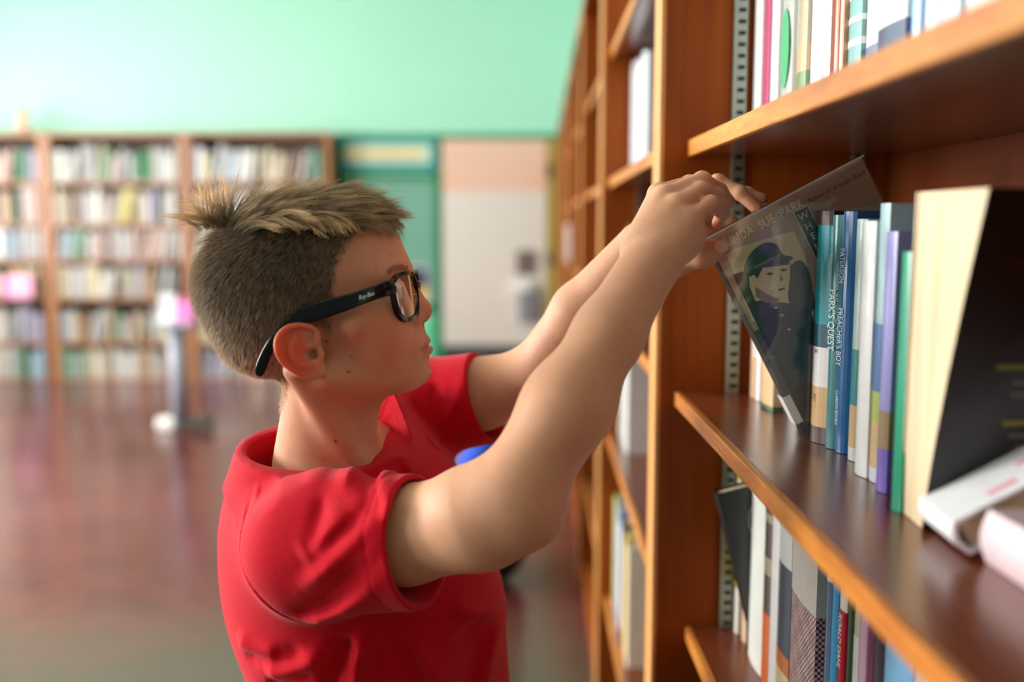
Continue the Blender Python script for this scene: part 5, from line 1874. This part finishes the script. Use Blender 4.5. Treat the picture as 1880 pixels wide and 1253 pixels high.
def strands(roots, tips_fn, nseg, r0, shade, name, mat, parent, tipr=0.25, tone=None):
    """Three-sided tapered strands. tips_fn gives (n, nseg+1, 3) points in head space."""
    pts = tips_fn
    n, S, _ = pts.shape
    W = pts.reshape(-1, 3) @ HEAD[0] + HEAD[1] - boy_off
    W = W.reshape(n, S, 3)
    T = np.gradient(W, axis=1)
    T /= np.linalg.norm(T, axis=2, keepdims=True) + 1e-9
    ref = hr.randn(n, 1, 3)
    a = np.cross(T, ref); a /= np.linalg.norm(a, axis=2, keepdims=True) + 1e-9
    b = np.cross(T, a)
    rad = (r0 if np.ndim(r0) else np.full(n, r0))[:, None, None] * np.linspace(1, tipr, S)[None, :, None]
    vs = []
    for k in range(3):
        w = 2 * math.pi * k / 3
        vs.append(W + (a * math.cos(w) + b * math.sin(w)) * rad)
    Vv = np.stack(vs, 2)                                   # n,S,3,3
    idx = np.arange(n * S * 3).reshape(n, S, 3)
    q = []
    for k in range(3):
        k2 = (k + 1) % 3
        q.append(np.stack([idx[:, :-1, k], idx[:, :-1, k2], idx[:, 1:, k2], idx[:, 1:, k]], -1).reshape(-1, 4))
    Cc = np.ones((n, S, 3, 3))
    Cc[..., 0] = np.linspace(0, 1, S)[None, :, None]
    if tone is not None:
        Cc[..., 0] = np.clip(Cc[..., 0] + tone[:, None, None], 0, 1)
    Cc[..., 1] = shade[:, None, None]
    return np_mesh(name, Vv.reshape(-1, 3), np.concatenate(q), mat, parent, True, Cc.reshape(-1, 3))


# scalp samples: vertices of the body mesh lying under the hair
vb = np.empty(len(body_obj.data.vertices) * 3, np.float32)
body_obj.data.vertices.foreach_get('co', vb)
vb = vb.reshape(-1, 3) + boy_off
nb_ = np.empty(len(vb) * 3, np.float32)
body_obj.data.vertices.foreach_get('normal', nb_)
nb_ = nb_.reshape(-1, 3) @ HEAD[0].T
hb = (vb - HEAD[1]) @ HEAD[0].T
is_scalp = (hb[:, 2] > -0.064) & (np.abs(hb[:, 1]) < 0.0785) & (np.abs(hb[:, 0]) < 0.12) & hair_line(hb)
# keep clear of the ears
ear_zone = (np.abs(hb[:, 1]) > 0.0715) & (hb[:, 0] > -0.032) & (hb[:, 0] < 0.018) & (hb[:, 2] < 0.032)
is_scalp &= ~ear_zone
si = np.nonzero(is_scalp)[0]
sp, sn = hb[si], nb_[si]
TOPLINE = lambda x: np.interp(x, [-0.11, -0.085, -0.06, -0.03, 0.0, 0.03, 0.06, 0.1], [0.125, 0.118, 0.114, 0.112, 0.106, 0.100, 0.094, 0.096])
top_m = sp[:, 2] > TOPLINE(sp[:, 0])

# clipped sides and back; nape and back paler for fade and painted backlight
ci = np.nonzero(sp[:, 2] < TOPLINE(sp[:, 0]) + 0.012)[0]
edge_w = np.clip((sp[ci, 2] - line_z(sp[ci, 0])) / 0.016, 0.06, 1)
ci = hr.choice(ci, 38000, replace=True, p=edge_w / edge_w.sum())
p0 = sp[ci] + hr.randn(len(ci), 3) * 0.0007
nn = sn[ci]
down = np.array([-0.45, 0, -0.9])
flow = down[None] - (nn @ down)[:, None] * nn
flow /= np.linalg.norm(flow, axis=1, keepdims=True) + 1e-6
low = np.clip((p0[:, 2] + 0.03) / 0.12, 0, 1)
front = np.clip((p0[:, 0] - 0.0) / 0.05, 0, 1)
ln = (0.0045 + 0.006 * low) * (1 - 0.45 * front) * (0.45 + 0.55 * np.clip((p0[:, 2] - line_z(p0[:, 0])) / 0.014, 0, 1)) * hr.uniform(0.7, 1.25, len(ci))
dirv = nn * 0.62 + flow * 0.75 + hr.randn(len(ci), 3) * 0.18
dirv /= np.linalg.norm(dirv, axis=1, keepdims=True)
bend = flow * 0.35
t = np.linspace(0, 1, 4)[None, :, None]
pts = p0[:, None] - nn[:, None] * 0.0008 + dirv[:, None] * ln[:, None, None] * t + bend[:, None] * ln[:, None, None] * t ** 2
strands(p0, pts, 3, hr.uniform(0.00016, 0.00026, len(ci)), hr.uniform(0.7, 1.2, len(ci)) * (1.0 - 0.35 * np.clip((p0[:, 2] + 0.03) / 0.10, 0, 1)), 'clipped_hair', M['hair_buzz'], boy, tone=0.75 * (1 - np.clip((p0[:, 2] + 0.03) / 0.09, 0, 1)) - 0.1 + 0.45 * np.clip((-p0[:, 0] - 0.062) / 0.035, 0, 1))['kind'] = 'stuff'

# longer hair on top: locks combed forward from the crown, tuft standing up at the crown
CROWN = mmv(-62, -18, 126)
ti = np.nonzero(top_m)[0]
allp, allr, alls = [], [], []


def lock(root, dir0, dir1, length, n, spread, tipspread, curl=0.0, lift=0.0, seg=8, r=0.00019, sh=1.0, conv=0.75):
    """n strands sharing a guide that turns from dir0 to dir1 and closing towards its tip."""
    t = np.linspace(0, 1, seg + 1)
    w = t ** 0.9
    d = (1 - w)[:, None] * _n(dir0) + w[:, None] * _n(dir1)
    d /= np.linalg.norm(d, axis=1, keepdims=True)
    g = np.concatenate([[np.zeros(3)], np.cumsum(d[:-1] * length / seg, 0)])
    off = hr.randn(n, 3) * spread
    toff = hr.randn(n, 3) * tipspread
    L_ = hr.uniform(0.78, 1.05, n)
    ph = hr.uniform(0, 6.28, (n, 3))
    wav = np.sin(t[None, :, None] * 5 + ph[:, None]) * curl * t[None, :, None]
    pts = root + off[:, None] * (1 - conv * t[None, :, None] ** 1.3) + g[None] * L_[:, None, None] + toff[:, None] * t[None, :, None] ** 1.5 + wav
    allp.append(pts); allr.append(np.full(n, r) * hr.uniform(0.8, 1.3, n)); alls.append(np.full(n, sh) * hr.uniform(0.75, 1.2, n))


# combed layer covering the whole top, lying forwards and a little to the near side
for i in hr.choice(ti, 560, replace=True):
    p, nrm = sp[i], sn[i]
    fwd = np.array([1.0, -0.22, 0.0])
    tang = fwd - (fwd @ nrm) * nrm
    tang = _n(tang)
    back = np.clip((-0.050 - p[0]) / 0.03, 0, 1)
    rad = _n((p - CROWN) * [1, 1, 0.3] + 1e-6)
    if back > 0.4:
        d0 = nrm * 1.0 + rad * 0.7 + hr.randn(3) * 0.2
        d1 = rad * 1.0 + nrm * 0.25 + np.array([0, 0, -0.25]) + hr.randn(3) * 0.25
        L0 = hr.uniform(0.026, 0.040)
    else:
        lift = 0.62 if p[0] < 0.03 else 0.42
        d0 = nrm * lift + tang + hr.randn(3) * 0.10
        d1 = tang - nrm * (0.10 if p[0] < 0.05 else 0.30) + hr.randn(3) * 0.13
        L0 = hr.uniform(0.036, 0.056) if p[0] < 0.045 else hr.uniform(0.022, 0.034)
    lock(p - nrm * 0.001, d0, d1, L0, 17, 0.0024, 0.0007, 0.0004, sh=hr.uniform(0.55, 1.2))

# tuft standing at the crown, fanning backwards and up, its colour raised as if backlit
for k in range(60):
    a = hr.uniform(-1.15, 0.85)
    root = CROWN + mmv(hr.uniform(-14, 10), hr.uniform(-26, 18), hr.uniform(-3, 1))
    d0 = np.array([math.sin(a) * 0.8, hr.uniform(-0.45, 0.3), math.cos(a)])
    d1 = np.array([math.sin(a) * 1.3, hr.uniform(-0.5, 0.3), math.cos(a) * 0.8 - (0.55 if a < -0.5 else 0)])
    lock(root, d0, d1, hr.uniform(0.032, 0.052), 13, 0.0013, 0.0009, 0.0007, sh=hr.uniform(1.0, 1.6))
# lighter lock lying along the near side of the parting
for k in range(26):
    u = k / 25
    root = mmv(-38 + 62 * u, -60 + 8 * u + hr.uniform(-3, 3), 116 - 3 * u + hr.uniform(-3, 3))
    d0 = np.array([0.8, -0.35, 0.35 - 0.3 * u]) + hr.randn(3) * 0.1
    d1 = np.array([0.75, -0.30, -0.6 - 0.3 * u]) + hr.randn(3) * 0.15
    lock(root, d0, d1, hr.uniform(0.032, 0.050), 16, 0.0018, 0.0008, 0.0005, sh=hr.uniform(1.0, 1.6))
# drooping ends above the temple
for k in range(12):
    root = mmv(hr.uniform(8, 46), hr.uniform(-62, -56), hr.uniform(104, 112))
    lock(root, (0.6, -0.3, 0.1), (0.30 + hr.uniform(-.2, .2), -0.12, -1.0), hr.uniform(0.026, 0.038), 10, 0.0012, 0.0006, 0.0004, sh=hr.uniform(1.1, 1.7))
# fringe at the forehead
fi = np.nonzero(top_m & (sp[:, 0] > 0.042))[0]
for k in range(80):
    q = hr.choice(fi)
    lock(sp[q], np.array([0.9, -0.12, 0.2]) + sn[q] * 0.4, (0.85, -0.18, -0.55 + hr.uniform(-.3, .25)), hr.uniform(0.020, 0.032), 13, 0.0015, 0.0014, 0.0005, sh=hr.uniform(0.75, 1.15))
# a few loose hairs
for k in range(60):
    i = hr.choice(ti)
    lock(sp[i], sn[i] + hr.randn(3) * 0.4, hr.randn(3) * 0.5 + sn[i] + [0.2, 0, 0], hr.uniform(0.022, 0.045), 1, 0, 0, 0.001, r=0.00013, sh=1.2)
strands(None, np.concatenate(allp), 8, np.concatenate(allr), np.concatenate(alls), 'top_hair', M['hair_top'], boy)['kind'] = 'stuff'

# brows
allp, allr, alls = [], [], []
for s in (-1, 1):
    for k in range(170):
        u = hr.uniform(0, 1)
        yz = np.array([s * (0.011 + 0.034 * u), 0.0525 + 0.004 * math.sin(u * 2.6) + hr.uniform(-0.0025, 0.002) * (1 - 0.5 * u)])
        cand = np.nonzero((hb[:, 0] > 0.05) & (np.abs(hb[:, 1] - yz[0]) < 0.0015) & (np.abs(hb[:, 2] - yz[1]) < 0.0015))[0]
        if not len(cand):
            continue
        root = hb[cand[0]]
        lock(root, (0.3, s * 0.6, 0.5 - u), (-0.25, s * 0.9, 0.05 - 0.5 * u), 0.006, 1, 0, 0, 0, seg=8, r=0.00012, sh=1)
strands(None, np.concatenate(allp), 8, np.concatenate(allr), np.concatenate(alls), 'eyebrows', M['brow'], boy)['kind'] = 'stuff'
# ------------------------------------------------------------------ glasses
gl_root = empty('eyeglasses', to_world(mmv(88, 0, 36)))
tag(gl_root, 'black thick-rimmed eyeglasses worn by the boy in the red t-shirt', 'glasses')
go = np.array(gl_root.location)
gw = lambda p: Vector(to_world(p) - go)


def lens_outline(s, grow=0.0, n=48):
    """Rounded trapezoid of one lens in (y, z) mm, wider at the top outer corner."""
    pts = []
    for k in range(n):
        a = 2 * math.pi * k / n
        e = 2.7
        c, si = math.cos(a), math.sin(a)
        r = (abs(c) ** e + abs(si) ** e) ** (-1 / e)
        y, z = c * r, si * r
        yy = y * (23.0 + 2.6 * z) + (1.2 * z * z if y > 0 else 0) + y * grow
        z_ = z * 18.5 + (2.0 * y if z > 0 else -0.6 * y) + z * grow
        pts.append((s * (31.5 + yy), z_))
    return pts


WRAP = 0.0052                                  # curvature of the front, per mm


def front_pt(y, z, off):
    x = 92.5 - WRAP * abs(y) ** 2 * 0.85 - 0.12 * (38 - z) * -1 * 0.12
    return mmv(x + off - 0.10 * (0 - z), y, z + 28.5)


fm_v, fm_f = [], []
for s in (-1, 1):
    n = 48
    inner = lens_outline(s)
    outer = lens_outline(s, 3.6)
    rings = []
    for (ring, off) in ((inner, 1.6), (outer, 1.2), (outer, -2.2), (inner, -2.2)):
        rings.append(len(fm_v))
        for y, z in ring:
            fm_v.append(gw(front_pt(y, z, off)))
    for a in range(4):
        b_ = (a + 1) % 4
        for k in range(n):
            k2 = (k + 1) % n
            q = (rings[a] + k, rings[a] + k2, rings[b_] + k2, rings[b_] + k)
            fm_f.append(q if s > 0 else q[::-1])
    # lens
    lv = [gw(front_pt(s * 31.5, 0, 0.6))] + [gw(front_pt(y, z, -0.2)) for y, z in lens_outline(s, 0.4)]
    lf = [(0, 1 + k, 1 + (k + 1) % n) for k in range(n)]
    rng_mid = [(s * 31.5 + (y - s * 31.5) * 0.6, z * 0.6) for y, z in lens_outline(s, 0.4)]
    b0 = len(lv)
    lv += [gw(front_pt(y, z, 0.5)) for y, z in rng_mid]
    lf = [(0, b0 + k, b0 + (k + 1) % n) for k in range(n)] + [(b0 + k, 1 + k, 1 + (k + 1) % n, b0 + (k + 1) % n) for k in range(n)]
    pydata('lens', lv, lf, M['glass'], gl_root, True)
fo = pydata('frame_front', fm_v, fm_f, M['black_acetate'], gl_root)
bm = bmesh.new(); bm.from_mesh(fo.data); bmesh.ops.recalc_face_normals(bm, faces=bm.faces[:]); bm.to_mesh(fo.data); bm.free()
bv = fo.modifiers.new('soft', 'BEVEL'); bv.width = 0.0007; bv.segments = 2; bv.limit_method = 'ANGLE'
# bridge
tube_obj('bridge', [gw(front_pt(-9, 6, -0.6)), gw(front_pt(-4, 8.5, 0.6)), gw(front_pt(4, 8.5, 0.6)), gw(front_pt(9, 6, -0.6))],
         [0.0028, 0.0024, 0.0024, 0.0028], M['black_acetate'], gl_root)
for s in (-1, 1):
    # temple: side profile (x, z, height) in head mm, then hooked down behind the ear
    prof = [(81, 40.2, 12.0, 59.5), (77, 39.9, 13.0, 62), (71, 39.2, 12.0, 66), (58, 37.8, 12.2, 70.5), (44, 36.0, 13.2, 73.5), (26, 34.6, 15.0, 75.5), (14, 33.6, 15.6, 75.5),
            (4, 32.6, 13.6, 75.5), (-4, 31.0, 10.5, 75.5), (-13, 27.4, 8.6, 75.5), (-22, 20.4, 8.2, 77.5), (-30, 13.4, 8.4, 76.5), (-37, 5.5, 9.0, 75), (-42.5, -2.0, 9.4, 73.5), (-46, -7.5, 8.0, 72.5), (-48, -10.5, 4.5, 72)]
    c_ = catmull([np.array(p, float) for p in prof], 3)
    v, f = [], []
    for i, q in enumerate(c_):
        tdir = c_[min(i + 1, len(c_) - 1)] - c_[max(i - 1, 0)]
        tn = _n(np.array([tdir[0], tdir[1]]))
        nn = np.array([-tn[1], tn[0]])
        if nn[1] < 0:
            nn = -nn
        hh, hw = q[2] / 2, 1.9
        ring = []
        for (a, b_) in ((-1, -0.75), (-0.75, -1), (0.75, -1), (1, -0.75), (1, 0.75), (0.75, 1), (-0.75, 1), (-1, 0.75)):
            x = q[0] + nn[0] * hh * a
            z = q[1] + nn[1] * hh * a
            y = s * (q[3] + hw * b_)
            ring.append(gw(mmv(x, y, z)))
        v += ring
    m8 = len(c_)
    for i in range(m8 - 1):
        for k in range(8):
            q = (i * 8 + k, i * 8 + (k + 1) % 8, (i + 1) * 8 + (k + 1) % 8, (i + 1) * 8 + k)
            f.append(q)
    f += [tuple(range(8)), tuple((m8 - 1) * 8 + k for k in range(8))[::-1]]
    t_ = pydata('temple', v, f, M['black_acetate'], gl_root, True)
    bm = bmesh.new(); bm.from_mesh(t_.data); bmesh.ops.recalc_face_normals(bm, faces=bm.faces[:]); bm.to_mesh(t_.data); bm.free()
    # rivet on the front
    bm = bmesh.new()
    bmesh.ops.create_uvsphere(bm, u_segments=12, v_segments=8, radius=0.0011)
    rv = bm_obj('rivet', bm, M['silver'], gl_root, True)
    rv.location = gw(front_pt(s * 55.2, 13.5, 1.4))
    # end piece between front and temple
    tube_obj('hinge_block', [gw(mmv(77, s * 58.2, 39.6)), gw(mmv(82, s * 56.0, 40.4))], [0.0050, 0.0046], M['black_acetate'], gl_root, 10)
    # script lettering on the temple
    if s == -1:
        p1, p0_ = np.array(gw(mmv(67.5, -71.2, 38.8))), np.array(gw(mmv(53, -74.8, 37.2)))
        xa = _n(p1 - p0_)
        na = _n(np.array(hL) * -1)
        na = _n(na - xa * (na @ xa))
        ya = np.cross(na, xa)
        text_obj('temple_lettering', 'Ray-Ban', 0.0052, frame(p0_, xa, ya, na) @ Matrix(((1, 0.3, 0, 0), (0, 1, 0, 0), (0, 0, 1, 0), (0, 0, 0, 1))), M['white_print'], gl_root, depth=0.0002, stretch=0.8)
